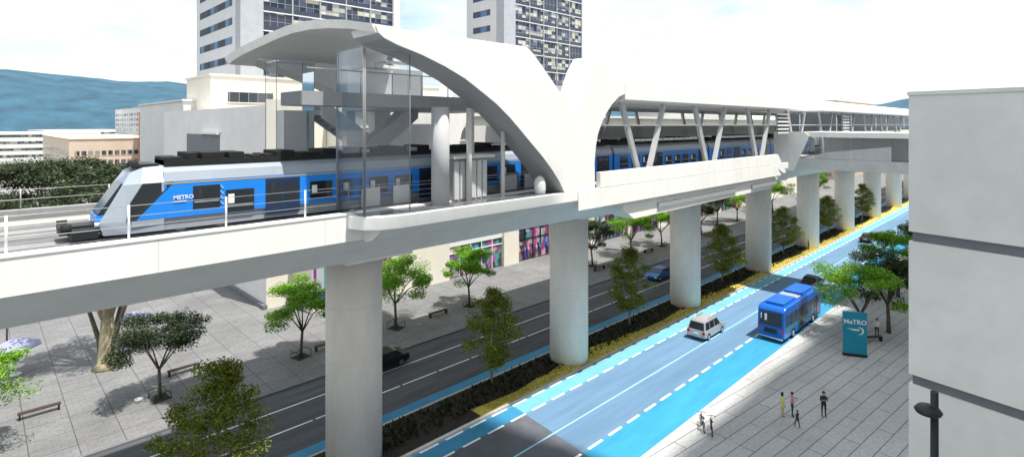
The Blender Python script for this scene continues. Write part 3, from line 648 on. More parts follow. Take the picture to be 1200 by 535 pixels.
# ------------------------------------------------------------------ train
def make_train(label, x0, y0, ncars, group, nose=True):
    t = thing('commuter_train', label, 'train', (x0, y0, 16.12), 0, group)
    CL = 18.3
    for c in range(ncars):
        a = c * CL + (2.2 if c == 0 and nose else .15); b = (c + 1) * CL - .15
        body = MB()
        body.box(a, b, .12, 2.78, .15, .7, 2)
        body.box(a, b, 0, 2.9, .7, 2.32, 0)
        body.prism([(0, 2.323), (2.9, 2.323), (2.78, 2.75), (2.35, 3.02), (.55, 3.02), (.12, 2.75)], 'x', a, b, 1)
        car = body.build('carriage', [M_train, M_trainl, M_trains], t)
        MB().box(a, b, -.012, -.003, 2.2, 2.27).build('stripe', M_gold, car)
        base = c * CL
        for dx, w in ((6.6, 1.75), (15.9, 1.75)):
            dd = MB().box(base + dx, base + dx + w, -.02, -.004, .35, 2.15).build('door', M_navy, car)
            for q in (.12, .95): MB().box(base + dx + q, base + dx + q + .65, -.03, -.021, 1.0, 1.95).build('pane', M_glassd, dd)
        wins = [(3.35, 1.15, .98, 2.05), (4.75, 1.3, .68, 1.75)] if c == 0 else [(1.0, 1.3, .98, 2.0), (2.9, 1.3, .98, 2.0), (4.7, 1.3, .98, 2.0)]
        wins += [(8.9, 1.25, .9, 1.85), (10.7, 1.25, .9, 1.85), (12.4, 1.25, .9, 1.85), (14.1, 1.25, .9, 1.85)]
        for dx, w, za, zb in wins:
            wn = MB().box(base + dx, base + dx + w, -.025, -.004, za, zb).build('window', M_glassd, car, bevel=.01)
            MB().box(base + dx + .05, base + dx + w - .05, -.032, -.026, za + .30, za + .35).build('window_bar', M_trainl, wn)
            if rnd.random() < .7: MB().box(base + dx + .1, base + dx + .38, -.031, -.026, zb - .65, zb - .2).build('notice', M_white, wn)
        MB().box(base + (2.3 if c == 0 else .6), base + CL - .6, .4, 2.35, 3.022, 3.25).build('roof_fairing', M_black, car)
        q = base + (2.3 if c == 0 else 1.2)
        while q < base + CL - 1.5:
            w = rnd.uniform(.25, 1.1); hh = rnd.uniform(.34, .58)
            MB().box(q, q + w, .45, 2.3, 3.023, 3.02 + hh).build('roof_unit', M_black if rnd.random() < .88 else M_trains, car, bevel=.03); q += w + rnd.choice([.1, .2, .35])
        MB().box(base + 3.5, base + CL - 1, .55, .65, 3.023, 3.16).build('roof_rail', M_white, car)
        mb = MB(); q = base + 4
        while q < base + CL - 2: mb.box(q, q + .8, .32, .43, 3.42, 3.52); q += 1.05
        mb.box(base + 4, base + CL - 2, .32, .43, 3.30, 3.415) if c > 1 else None; mb.build('cable_tray', M_white, car) if c > 0 else None
        for bx in (base + 3.8, base + 14.6):
            bg_ = MB().box(bx - 1.3, bx + 1.3, .3, 2.6, .1, .4).build('bogie', M_dark, car)
            for sx in (-.85, .85): MB().disc((bx + sx, .45, .36), 'y', .36, .14, 20).build('wheel', M_steel, bg_)
        if c: MB().box(base - .16, base + .16, .25, 2.65, .5, 2.85).build('gangway_bellows', M_black, t)
    if nose:
        # raked nose lofted from a full section to a narrower front
        def ring(x, yi, top, low, lean): return [(x + lean * 0, yi, low), (x, yi, .7), (x + lean * .75, yi, 2.2), (x + lean, yi + .25, top), (x + lean, 2.9 - yi - .25, top), (x + lean * .75, 2.9 - yi, 2.2), (x, 2.9 - yi, .7), (x, 2.9 - yi, low)]
        r0 = [(2.2, .0, .15), (2.2, 0, .7), (2.2, 0, 2.32), (2.2, .4, 3.02), (2.2, 2.5, 3.02), (2.2, 2.9, 2.32), (2.2, 2.9, .7), (2.2, 2.9, .15)]
        r1 = [(.9, .06, .15), (.9, .06, .7), (1.35, .06, 2.3), (1.5, .45, 2.98), (1.5, 2.45, 2.98), (1.35, 2.84, 2.3), (.9, 2.84, .7), (.9, 2.84, .15)]
        r2 = [(.05, .35, .15), (-.12, .35, .7), (.72, .38, 2.25), (1.05, .6, 2.8), (1.05, 2.3, 2.8), (.72, 2.52, 2.25), (-.12, 2.55, .7), (.05, 2.55, .15)]
        vs = r0 + r1 + r2; fs = []
        for a in (0, 8):
            for k in range(8): fs.append((a + k, a + (k + 1) % 8, a + 8 + (k + 1) % 8, a + 8 + k))
        fs.append((16, 17, 18, 19, 20, 21, 22, 23))
        nz_ = MB().add(vs, fs, 0).build('nose', M_trainl, t, bevel=.03)
        MB().add([(-.10, .62, 1.05), (.70, .62, 2.3), (.70, 2.28, 2.3), (-.10, 2.28, 1.05), (.1, .62, 1.05), (.9, .62, 2.3), (.9, 2.28, 2.3), (.1, 2.28, 1.05)], [(0, 1, 2, 3), (4, 7, 6, 5), (0, 4, 5, 1), (3, 2, 6, 7), (1, 5, 6, 2), (0, 3, 7, 4)]).build('windscreen', M_glassd, nz_)
        MB().box(-.16, .1, .6, 2.3, .45, 1.0).build('front_panel', M_train, nz_)
        for y in (.55, 2.15): MB().disc((-.1, y + .1, .62), 'x', .11, .22, 16).build('headlight', M_white, nz_)
        MB().add([(1.15, -.01, .72), (2.6, -.01, 2.30), (1.4, .03, 2.30), (.95, .045, 1.5), (.8, .05, .72)], [(0, 1, 2, 3, 4)]).build('side_windscreen', M_glassd, nz_)
        MB().add([(1.15, -.014, .72), (2.2, -.014, .72), (2.2, -.014, 1.86)], [(0, 1, 2)]).build('side_flash', M_train, nz_)
        MB().box(1.0, 2.2, -.008, .2, .45, .70).build('skirt', M_trains, nz_)
        cp = MB().box(-1.35, .1, 1.0, 1.9, .25, .62).build('coupler', M_dark, t, bevel=.04)
        MB().box(-1.0, -.1, .4, 2.5, .1, .5).build('snowplough', M_dark, cp)
        for y in (.7, 2.2): MB().disc((-1.15, y, .55), 'x', .2, .35, 16).build('buffer', M_black, cp)
        MB().lathe([(.02, 0), (.2, .06), (.24, .2), (.12, .34)], (1.2, 1.0, 2.95), 12).build('horn', M_black, nz_)
        MB().box(1.05, 2.1, .5, 2.4, 3.0, 3.12).build('roof_cowl', M_dark, nz_)
        lettering('train_logo', 'METRO', .25, (2.55, -.03, 1.5), (R(90), R(0), 0), M_white, t, .004, 'LEFT')
        MB().box(2.55, 3.1, -.03, -.015, 1.36, 1.42).build('logo_bar', M_white, t)
        mb = MB()
        for k in range(4): mb.box(4.52, 4.64, -.03, -.012, 1.1 + k * .25, 1.17 + k * .25); mb.box(4.52, 4.56, -.03, -.0121, 1.1 + k * .25, 1.27 + k * .25)
        mb.build('fleet_number', M_blueline, t)
    return t
make_train('blue and silver commuter train standing at the platform, its nose at the left', 3.8, 28.3, 5, 'trains at the station')

# ------------------------------------------------------------------ trees
def clump_leaves(mb, c, r, n, size, flat=.8, rr=rnd):
    for _ in range(n):
        d = Vector((rr.gauss(0, 1), rr.gauss(0, 1), rr.gauss(0, 1) * flat)); d = d.normalized() * r * (rr.random() ** .45) if d.length > 0 else d
        p = c + Vector((d.x, d.y, d.z * flat)); s = size * rr.uniform(.6, 1.25)
        a = Vector((rr.uniform(-1, 1), rr.uniform(-1, 1), rr.uniform(-.6, .6))).normalized(); n_ = Vector((rr.uniform(-1, 1), rr.uniform(-1, 1), rr.uniform(.1, 1.3))).normalized()
        b = n_.cross(a).normalized() * s * .42; a = a * s
        mb.add([p - a * .5, p + b * .5, p + a * .5, p - b * .5], [(0, 1, 2, 3)])
def make_tree(name, label, cat, group, kind, seed, leafm, bark=None, H=6.3, RR=3.0, leaves=4200, size=.22, guard=False, trunk_r=.11):
    rr = random.Random(seed); bark = bark or M_bark
    t = thing(name, label, cat, (0, 0, 0), 0, group); tk = MB(); cr_ = MB()
    if kind == 'spread':
        fork = H * .33; lean = Vector((rr.uniform(-.2, .2), rr.uniform(-.2, .2), 0))
        tk.tube([(0, 0, -.05), (lean.x * .4, lean.y * .4, fork * .5), (lean.x, lean.y, fork)], [trunk_r * 1.25, trunk_r, trunk_r * .9], 8)
        tips = []
        nb = 6
        for k in range(nb):
            a = 6.28 * k / nb + rr.uniform(-.35, .35); ro = RR * rr.uniform(.5, .85); hz = H * rr.uniform(.62, .86)
            m = Vector((math.cos(a) * ro * .45, math.sin(a) * ro * .45, fork + (hz - fork) * .55)); e = Vector((math.cos(a) * ro, math.sin(a) * ro, hz))
            tk.tube([lean + Vector((0, 0, fork - .1)), lean + m, lean + e], [trunk_r * .6, trunk_r * .38, trunk_r * .12], 6)
            tips.append(e + lean)
            for q in range(3):
                e2 = m.lerp(e, rr.uniform(.2, .9)) + Vector((rr.uniform(-1, 1), rr.uniform(-1, 1), rr.uniform(.1, .8))) * RR * .32
                tk.tube([lean + m.lerp(e, .3), lean + e2], [trunk_r * .28, trunk_r * .08], 5); tips.append(e2 + lean)
        tips += [Vector((rr.uniform(-.4, .4) * RR, rr.uniform(-.4, .4) * RR, H * rr.uniform(.8, .93))) for _ in range(6)]
        tips += [Vector((math.cos(a) * RR * .8, math.sin(a) * RR * .8, H * rr.uniform(.42, .6))) for a in [rr.uniform(0, 6.28) for _ in range(5)]]
        per = leaves // len(tips)
        for p in tips:
            R0 = RR * rr.uniform(.18, .36)
            clump_leaves(cr_, p, R0, int(per * rr.uniform(.6, 1.4)), size, .62, rr)
    elif kind == 'oval':
        tk.tube([(0, 0, -.05), (.05, .02, H * .4), (0, .05, H * .9)], [trunk_r * 1.2, trunk_r * .8, trunk_r * .15], 8)
        n = 90
        for k in range(n):
            h = (.22 + .75 * (k + rr.random()) / n); zz = h * H
            prof = math.sin(min(1, (h - .16) / .28) * math.pi / 2) * (1 - max(0, (h - .42) / .6) ** 2.2)
            a = rr.uniform(0, 6.28); ro = RR * prof * (rr.random() ** .5) * rr.uniform(.75, 1.08)
            p = Vector((math.cos(a) * ro, math.sin(a) * ro, zz))
            if k % 3 == 0: tk.tube([(0, 0, max(.8, zz - .5 - ro * .3)), p], [.035, .01], 5)
            clump_leaves(cr_, p, RR * rr.uniform(.16, .3), int(leaves / n * rr.uniform(.6, 1.4)), size, .75, rr)
    elif kind == 'big':
        tk.tube([(0, 0, -.1), (.05, 0, .4), (0, 0, 1.6), (.05, 0, 5.2)], [1.15, .74, .6, .42], 14)
        for k, (dx, dy) in enumerate([(.8, -.9), (-.9, .7), (.9, .6)]): tk.tube([(dx * .35, dy * .35, .6), (dx * .55, dy * .55, 2.4), (dx * 1.15, dy * 1.15, 4.6), (dx * 2.6, dy * 2.6, 9)], [.26, .2, .16, .1], 9, 1)
        for k in range(6):
            a = k * 1.05 + .3; e = Vector((math.cos(a) * RR * .7, math.sin(a) * RR * .7, H * .75))
            tk.tube([(0, 0, 4.0), Vector((math.cos(a) * .9, math.sin(a) * .9, 6.3)), e * .6 + Vector((0, 0, H * .25)), e], [.36, .28, .2, .05], 8)
        for k in range(75):
            a = rr.uniform(0, 6.28); ph = rr.uniform(-.35, 1); ro = RR * math.sqrt(max(0, 1 - ph * ph)) * rr.uniform(.45, 1)
            p = Vector((math.cos(a) * ro, math.sin(a) * ro, H * .7 + ph * H * .28)); clump_leaves(cr_, p, RR * .2, leaves // 75, size, .7, rr)
    tk.build('trunk', M_palebark if kind == 'oval' else [bark, M_bark], t); cr_.build('crown', leafm, t, recalc=False)
    if guard:
        g = MB().box(-.55, .55, -.5, .5, .0, .035).build('tree_pit', M_soil_shade, t)
        gg = MB()
        for x in (-.55, .55): gg.tube([(x, -.5, 0), (x, -.5, .55), (x, .5, .55), (x, .5, 0)], .03, 6)
        gg.tube([(-.55, -.5, .3), (.55, -.5, .3)], .025, 6)
        gg.build('tree_guard', M_dark, t)
    return t
LF_lime = leaf_mat('lime_leaf', (.06, .14, .014), (.18, .40, .02), (.36, .66, .03), .42)
LF_dark = leaf_mat('dark_leaf', (.014, .022, .012), (.035, .055, .022), (.10, .14, .05), .3)
LF_med = leaf_mat('olive_leaf', (.06, .08, .014), (.18, .22, .022), (.40, .46, .04), .42)
# street trees along the plaza
GP = 'young trees along the plaza kerb'
v1 = [make_tree('plaza_tree', 'x', 'tree', GP, 'spread', 11 + i, [LF_lime, LF_dark, LF_lime, LF_lime, LF_dark][i], H=6.3, RR=[3.0, 3.2, 2.8, 3.3, 2.9][i], leaves=15000, size=.18, guard=True) for i in range(5)]
pl = [(-.6, 48.7, 0, 1.05, 'bright green young tree at the left edge by the lone dark bench'), (10.1, 48.9, 1, 1.0, 'dark leaved young tree beside the thick pale trunk'),
      (21.0, 48.7, 2, 1.02, 'bright young tree left of the first tall pillar by the seated person'), (31.0, 48.7, 3, 1.1, 'young tree just right of the first tall pillar'),
      (40.9, 48.7, 2, 1.0, 'young tree in front of the white framed shop window'), (65.5, 49.6, 4, 1.0, 'young tree right behind the second tall pillar'),
      (75.0, 49.2, 0, 1.08, 'young tree above the blue parked car'), (84.8, 49.3, 3, 1.05, 'young tree left of the third tall pillar near the colourful shop windows'),
      (99.0, 49.2, 1, 1.0, 'young tree hidden partly by the third tall pillar'), (111.9, 52.0, 1, 1.1, 'dark young tree between the third and fourth pillars'),
      (118.5, 50.6, 0, 1.0, 'lime green young tree left of the fourth pillar'), (136, 49.5, 3, 1.2, 'lime green tree between the fourth and fifth pillars'), (168, 49.5, 2, 1.1, 'farthest young tree on the plaza kerb')]
seen = set()
for i, (x, y, k, s, lab) in enumerate(pl):
    place(v1[k], k in seen, (x, y, 0), i * 1.7, lab, s * 1.12); seen.add(k)
# median trees
GM = 'trees between the pillars of the viaduct'
v2 = [make_tree('median_tree', 'x', 'tree', GM, 'oval', 31 + i, LF_med, H=[7.9, 7.7, 8.2, 7.5][i], RR=[2.75, 2.6, 2.5, 2.9][i], leaves=15000, size=.19, trunk_r=.1) for i in range(4)]
ml = [(9.3, 32.2, 1.06, 'olive green tree left of the first tall pillar at the bottom of the picture'), (29.9, 32.8, 1.0, 'olive green tree between the first and second tall pillars'),
      (49.0, 32.3, 1.0, 'olive green tree between the second and third tall pillars'), (71.2, 32.4, 1.04, 'olive green tree between the third and fourth pillars'),
      (93.5, 32.4, .98, 'olive green tree between the fourth and fifth pillars'), (117.2, 32.4, .95, 'olive green tree between the fifth and sixth pillars'), (142.4, 32.4, .95, 'olive green tree between the sixth and seventh pillars')]
for i, (x, y, s, lab) in enumerate(ml): place(v2[i % 4], i > 3, (x, y, 0), i * 2.1 + .4, lab, s)
# pavement trees on the right
GR = 'spreading trees on the right hand pavement'
v3 = [make_tree('pavement_tree', 'x', 'tree', GR, 'spread', 51, LF_lime, H=7.4, RR=3.9, leaves=15000, guard=False, trunk_r=.16), make_tree('pavement_tree', 'x', 'tree', GR, 'spread', 52, LF_dark, H=8.9, RR=4.0, leaves=16000, trunk_r=.18)]
for i, (x, y, k, s, lab, u) in enumerate([(62.2, 14.3, 0, 1.0, 'bright green spreading tree behind the teal sign', 0), (65.8, 12.7, 1, .95, 'dark spreading tree beside the bench at the concrete building', 0),
                                          (80.5, 14.6, 0, 1.1, 'lime green tree further down the right pavement', 1), (92.0, 13.6, 1, 1.0, 'dark green tree far down the right pavement', 1)]):
    place(v3[k], u, (x, y, 0), i * 1.3, lab, s)
bigt = make_tree('plane_tree', 'large tree with thick pale trunk rising past the viaduct at the left', 'tree', None, 'big', 77, LF_dark, M_palebark, H=17.5, RR=5.2, leaves=9000, size=.34)
bigt.location = (8.1, 58.4, 0)
# dark trees behind the viaduct at the left
GB = 'dark trees behind the viaduct'
v4 = [make_tree('park_tree', 'x', 'tree', GB, 'spread', 90 + i, LF_dark, H=15.5, RR=7.0, leaves=9000, size=.5, trunk_r=.3) for i in range(2)]
bl = [(-14, 128, 1), (-5, 122, 1.04), (-2, 137, 1), (3, 128, .98), (8, 121, 1.05), (10.5, 136, .95), (15, 126, .92), (17, 140, .96), (-9, 140, 1.06), (21, 133, .88), (-20, 118, 1), (12, 113, .74), (2, 112, .7), (-8, 110, .75)]
labs = ['park tree at the far left behind the tracks', 'park tree second from the left behind the tracks', 'tall park tree at the back near the left edge', 'park tree in front of the pinkish block', 'park tree in the middle of the dark row',
        'park tree behind the middle of the dark row', 'park tree towards the train nose', 'rear park tree in front of the orange brick tower', 'rear park tree in front of the white slab block', 'park tree nearest the balconied tower',
        'park tree at the left rim of the dark row', 'low park tree nearest the train nose', 'low park tree in the front of the dark row', 'low park tree at the front left of the dark row']
for i, (x, y, s) in enumerate(bl): place(v4[i % 2], i > 1, (x, y, 0), i * 1.1, labs[i], s)

# ------------------------------------------------------------------ street furniture
def bench(label, x, y, rz=0, L=2.4):
    t = thing('bench', label, 'bench', (x, y, 0), rz, 'dark backless benches')
    MB().box(-L / 2, L / 2, -.22, .22, .40, .48).build('seat', M_bench, t, bevel=.015)
    for sx in (-1, 1): MB().box(sx * (L / 2 - .12) - .05, sx * (L / 2 - .12) + .05, -.2, .2, 0, .398).build('leg', M_dark, t)
    return t
bench('dark bench standing alone at the bottom left of the plaza', 3.3, 52.3)
bench('dark bench to the right of the thick pale trunk', 12.6, 52.6)
bench('dark bench with a person sitting on it near the first tall pillar', 23.6, 48.9)
bench('dark bench between the young trees near the white framed shop window', 36.4, 48.7)
bench('dark bench behind the second tall pillar', 64.5, 47.6)
bench('dark bench right of the young tree above the blue car', 79.3, 48.6)
bench('dark bench on the right pavement behind the teal sign', 61.6, 13.7, R(-38), 3.2)
def parasol(label, x, y, s=1):
    t = thing('parasol', label, 'parasol', (x, y, 0), .4, 'lilac parasols on the plaza')
    MB().tube([(0, 0, 0), (0, 0, 3.0)], .04, 8).build('pole', M_steel, t)
    MB().lathe([(1.75 * s, 2.35), (1.72 * s, 2.42), (.9, 2.8), (.05, 3.05)], (0, 0, 0), 8, smooth=False).build('canopy', M_lilac, t)
    b = MB().lathe([(.55, .70), (.55, .75)], (0, 0, 0), 20); b.build('table_top', M_white, t)
    MB().lathe([(.4, 0), (.4, .08), (.1, .12)], (0, 0, 0), 16).build('base', M_white, t)
parasol('lilac parasol right of the thick pale trunk', 10.8, 63.0)
parasol('lilac parasol at the left edge behind the bright young tree', 2.4, 62.0)
lp = thing('lamp_post', 'small dark lamp post with a bent arm at the far left of the plaza', 'lamp post', (1.9, 63.8, 0))
MB().tube([(0, 0, 0), (0, 0, 4.2)], .07, 8).build('pole', M_dark, lp); MB().tube([(0, 0, 4.15), (1.9, .0, 4.3)], .05, 8).build('arm', M_dark, lp); MB().box(1.5, 2.2, -.15, .15, 4.1, 4.22).build('lamp_head', M_dark, lp)
lp = thing('street_lamp', 'tall dark street lamp with round head in front of the concrete building', 'street lamp', (21.3, 2.92, 0))
MB().tube([(0, 0, 0), (0, 0, 12.7)], [.12, .105], 14).build('pole', M_dark, lp)
MB().lathe([(.02, .16), (.28, .12), (.37, 0), (.33, -.08), (.1, -.14)], (-.1, .14, 12.1), 20).build('lamp_head', M_dark, lp)
gl = MB().lathe([(.32, 0), (.32, .02), (.25, .04)], (8.9, 49.9, .0), 20).build('ground_light', M_white)
tag(gl, 'flat round white ground light set in the plaza by the dark young tree', 'ground light')
# totem sign
tt = thing('totem_sign', 'tall teal sign panel with white lettering and arrow on the right pavement', 'sign', (57.0, 13.6, 0), R(-62))
MB().box(-.95, .95, -.14, .14, .25, 4.0).build('panel', M_teal, tt, bevel=.02)
MB().box(-.97, .97, -.16, .16, 0, .248).build('base', M_dark, tt)
lettering('lettering', 'MeTRO', .56, (0, -.15, 2.95), (R(90), 0, 0), M_white, tt, .01)
ar = MB()
ar.prism([(-.65, 2.52), (-.1, 2.36), (.35, 2.38), (.35, 2.50), (-.1, 2.50)], 'y', -.165, -.142)
n = 12; arc = []
for k in range(n + 1): a = R(120 - 230 * k / n); arc.append((.35 + .34 * math.cos(a), 2.36 + .34 * math.sin(a)))
for k in range(n, -1, -1): a = R(120 - 230 * k / n); w = .34 - .13 * math.sin(math.pi * k / n); arc.append((.35 + w * math.cos(a), 2.36 + w * math.sin(a)))
ar.prism(arc, 'y', -.166, -.143); ar.build('arrow', M_white, tt)
# bicycles
def bicycle(label, x, y, rz):
    t = thing('bicycle', label, 'bicycle', (x, y, 0), rz, 'bicycles parked at the kerb')
    for px in (-.52, .52):
        pts = [(px + .33 * math.cos(a), 0, .34 + .33 * math.sin(a)) for a in [2 * math.pi * k / 20 for k in range(21)]]
        w = MB().tube(pts, .028, 6, cap=False).build('wheel', M_black, t); sp = MB()
        for k in range(8): a = math.pi * k / 8; sp.tube([(px - .31 * math.cos(a), 0, .34 - .31 * math.sin(a)), (px + .31 * math.cos(a), 0, .34 + .31 * math.sin(a))], .006, 4)
        sp.build('spokes', M_steel, w)
    f = MB()
    for a, b in [((-.52, 0, .34), (-.12, 0, .30)), ((-.12, 0, .30), (-.25, 0, .82)), ((-.52, 0, .34), (-.22, 0, .74)), ((-.12, 0, .30), (.36, 0, .76)), ((-.22, 0, .76), (.34, 0, .82)), ((.33, 0, .95), (.52, 0, .34))]: f.tube([a, b], .022, 6)
    f.build('frame', M_dark, t)
    MB().tube([(.26, -.28, 1.0), (.34, -.1, .98), (.34, .1, .98), (.26, .28, 1.0)], .018, 6).build('handlebar', M_dark, t)
    MB().prism([(-.40, -.08), (-.1, -.03), (-.1, .03), (-.40, .08)], 'z', .86, .92).build('saddle', M_black, t, bevel=.01)
    MB().disc((-.12, 0, .30), 'y', .09, .03, 14).build('crank', M_dark, t)
bicycle('dark bicycle leaning nearest the kerb of the bus lane', 35.9, 17.75, R(38)); bicycle('bicycle on the pavement side of the parked pair', 35.9, 17.1, R(30))

# ------------------------------------------------------------------ vehicles
def make_car(label, x, y, rz, paint, L=4.6, Wd=1.85, H=1.75, suv=True, group='cars on the two roads'):
    t = thing('parked_car' if False else 'car', label, 'car', (x, y, -.116), rz, group)
    h = Wd / 2
    sl = [(-L / 2, .42), (-L / 2 + .04, .95), (-L / 2 + .12, 1.02 if suv else .95), (L / 2 - 1.15, 1.02 if suv else .92), (L / 2 - .2, .86), (L / 2, .68), (L / 2, .36), (L / 2 - .35, .3), (L / 2 - .5, .3)]
    def arc_(cx): return [(cx + .38 * math.cos(a), .33 + .38 * math.sin(a)) for a in [math.pi * k / 8 for k in range(0, 9)]]
    low = sl + arc_(L / 2 - .85) + [(-L / 2 + 1.3, .3)] + arc_(-L / 2 + .85) + [(-L / 2 + .4, .3)]
    body = MB().prism(low, 'y', -h, h).build('body', paint, t, bevel=.07)
    zc = 1.0 if suv else .92
    if suv: prof = [(-L / 2 + .10, zc), (-L / 2 + .32, H - .06), (-L / 2 + .5, H), (.55, H), (1.35, zc)]
    else: prof = [(-L / 2 + .55, zc), (-L / 2 + 1.2, H - .04), (-L / 2 + 1.4, H), (.35, H), (1.25, zc)]
    n = len(prof); top = h - .2
    def wy(z): return (h - .05) - (z - zc) / (H - zc) * .17
    vs = [(px, -wy(pz), pz) for px, pz in prof] + [(px, wy(pz), pz) for px, pz in prof]
    fs = [tuple(range(n)), tuple(range(2 * n - 1, n - 1, -1))] + [(i, n + i, n + (i + 1) % n, (i + 1) % n) for i in range(n)]
    MB().add(vs, fs).build('cabin', paint, t, bevel=.04)
    def sidewin(a, b, sgn):
        z0, z1 = zc + .06, H - .14
        def P(xx, z): return (xx, sgn * (wy(z) + .012), z)
        MB().add([P(a[0], z0), P(a[1], z1), P(b[1], z1), P(b[0], z0)] + [(p[0], p[1] - sgn * .01, p[2]) for p in (P(a[0], z0), P(a[1], z1), P(b[1], z1), P(b[0], z0))],
                 [(0, 1, 2, 3), (4, 7, 6, 5), (0, 4, 5, 1), (1, 5, 6, 2), (2, 6, 7, 3), (3, 7, 4, 0)]).build('side_window', M_glassd, t)
    for sgn in (-1, 1):
        if suv: sidewin((-2.0, -1.8), (-1.15, -1.15), sgn); sidewin((-1.05, -1.05), (-.15, -.15), sgn); sidewin((-.05, -.05), (1.12, .55), sgn)
        else: sidewin((-1.45, -1.0), (-.35, -.35), sgn); sidewin((-.27, -.27), (1.05, .35), sgn)
    def endwin(p, q, name, off):
        z0, z1 = p[1] + .06, q[1] - .08
        def P(tz, y): k = (tz - p[1]) / (q[1] - p[1]); return (p[0] + (q[0] - p[0]) * k + off, y, tz)
        w0, w1 = wy(z0) - .1, wy(z1) - .1
        vs = [P(z0, -w0), P(z0, w0), P(z1, w1), P(z1, -w1)]; vs += [(a - off, b, c) for a, b, c in vs]
        MB().add(vs, [(0, 1, 2, 3), (4, 7, 6, 5), (0, 4, 5, 1), (1, 5, 6, 2), (2, 6, 7, 3), (3, 7, 4, 0)]).build(name, M_glassd, t)
    endwin(prof[0], prof[1], 'rear_window', -.03); endwin(prof[4], prof[3], 'windscreen', .03)
    for px in (-L / 2 + .85, L / 2 - .85):
        for sgn in (-1, 1):
            w = MB().disc((px, sgn * (h - .1), .33), 'y', .335, .22, 24).build('wheel', M_black, t, bevel=.02)
            MB().disc((px, sgn * (h + .004), .33), 'y', .21, .03, 16).build('rim', M_chrome, w)
    for sgn in (-1, 1):
        MB().box(-L / 2 - .02, -L / 2 + .12, sgn * (h - .16) - .12, sgn * (h - .16) + .12, .68, .98).build('tail_light', M_red, t)
        MB().box(L / 2 - .12, L / 2 + .015, sgn * (h - .2) - .16, sgn * (h - .2) + .16, .55, .68).build('headlight', M_white, t)
        MB().box(.85, 1.0, sgn * (h + .08) - .1, sgn * (h + .08) + .1, zc + .02, zc + .17).build('mirror', paint, t)
    MB().box(-L / 2 - .06, -L / 2 + .05, -h + .1, h - .1, .36, .54).build('bumper', M_steel if suv else M_dark, t, bevel=.02)
    MB().box(-L / 2 - .025, -L / 2 + .03, -.26, .26, .62, .75).build('number_plate', M_white, t)
    if suv:
        for sgn in (-1, 1): MB().tube([(-1.7, sgn * .62, H + .07), (.4, sgn * .62, H + .07)], .025, 6).build('roof_rail', M_chrome, t)
    return t
make_car('silver sport utility car driving away in the middle lane', 52.7, 25.6, R(0), M_car, 4.6, 1.9, 1.85)
make_car('black car in the shade ahead of the bus', 77.8, 23.4, 0, M_carb, 4.4, 1.8, 1.5, False)
make_car('grey sedan far down the road near the median', 115.5, 25.4, 0, mat('grey_car_paint', (.10, .10, .11), .3, .4, var=0), 4.6, 1.85, 1.5, False)
make_car('small blue grey car far down the road beside the tree tops', 122.5, 23.0, 0, mat('bluegrey_car_paint', (.12, .22, .32), .3, .4, var=0), 4.4, 1.8, 1.5, False)
make_car('blue car on the far road between the second and third pillars', 67.3, 39.5, R(180), M_carblue, 4.4, 1.8, 1.5, False)
make_car('black car on the far road just right of the first tall pillar', 25.3, 41.9, R(180), M_carb, 4.4, 1.8, 1.45, False)
make_car('black car at the far end of the road by the wall edge', 147, 21.0, 0, M_carb, 4.4, 1.8, 1.5, False)

bs = thing('city_bus', 'bright blue city bus seen from behind in the cyan bus lane', 'bus', (55.3, 20.35, -.116), 0)
BL, BW, BH = 11.2, 2.5, 3.35
def arc_(cx): return [(cx + .55 * math.cos(a), .45 + .55 * math.sin(a)) for a in [math.pi * k / 10 for k in range(0, 11)]]
prof = [(0, .45), (0, 1.3), (.12, 3.0), (.3, BH - .12), (.5, BH), (BL - .6, BH), (BL - .1, 3.0), (BL, 1.4), (BL, .35), (BL - 1.9, .35)] + arc_(BL - 2.6) + [(3.4, .35)] + arc_(2.6) + [(1.2, .35)]
MB().prism(prof, 'y', -BW / 2, BW / 2).build('body', M_busb, bs, bevel=.1)
for sg in (-1, 1):
    MB().box(.5, BL - .9, sg * BW / 2 - (.02 if sg < 0 else -.003), sg * BW / 2 + (.02 if sg > 0 else -.003), .95 + .05, 1.45).build('side_stripe', M_buss, bs)
    q = .55
    while q < BL - 1.6:
        wn = MB().box(q, q + 1.35, min(sg * BW / 2, sg * (BW / 2 + .025)), max(sg * BW / 2, sg * (BW / 2 + .025)), 1.5, 2.65).build('window', M_glassb, bs); q += 1.43
for q in (4.4, 8.9):
    dr = MB().box(q, q + 1.2, -BW / 2 - .035, -BW / 2, .5, 2.65).build('door', M_glassd, bs)
    MB().box(q + .57, q + .63, -BW / 2 - .05, -BW / 2 - .036, .5, 2.65).build('door_post', M_dark, dr)
vs = [(-.03, -1.05, 1.55), (-.03, 1.05, 1.55), (.08, 1.0, 2.85), (.08, -1.0, 2.85)]; vs += [(a + .06, b, c) for a, b, c in vs]
rw = MB().add(vs, [(0, 1, 2, 3), (4, 7, 6, 5), (0, 4, 5, 1), (1, 5, 6, 2), (2, 6, 7, 3), (3, 7, 4, 0)]).build('rear_window', M_glassd, bs)
for y, z, w, h_ in ((.35, 2.0, .4, .6), (.85, 2.1, .15, .5)):
    MB().box(-.04 + .03, .05, y, y + w * .5, z, z + h_).build('blind', M_white, rw)
MB().box(-.08, .04, -1.1, 1.1, .5, .72).build('bumper', M_busb, bs, bevel=.03)
MB().box(-.05, .03, -.6, .6, .85, 1.3).build('engine_grille', M_dark, bs)
MB().prism([(-1.12, .36), (1.0, .44), (1.0, .48), (-1.12, .48)], 'x', -.09, .0).build('rear_skirt', M_white, bs)
for y in (-1.12, .96): MB().box(-.035, .04, y, y + .16, .95, 1.4).build('tail_light', M_red, bs)
for x0_, x1_ in ((1.0, 4.3), (6.1, 9.6)): MB().box(x0_, x1_, -.85, .85, BH + .003, BH + .24).build('roof_unit', M_busb, bs, bevel=.06)
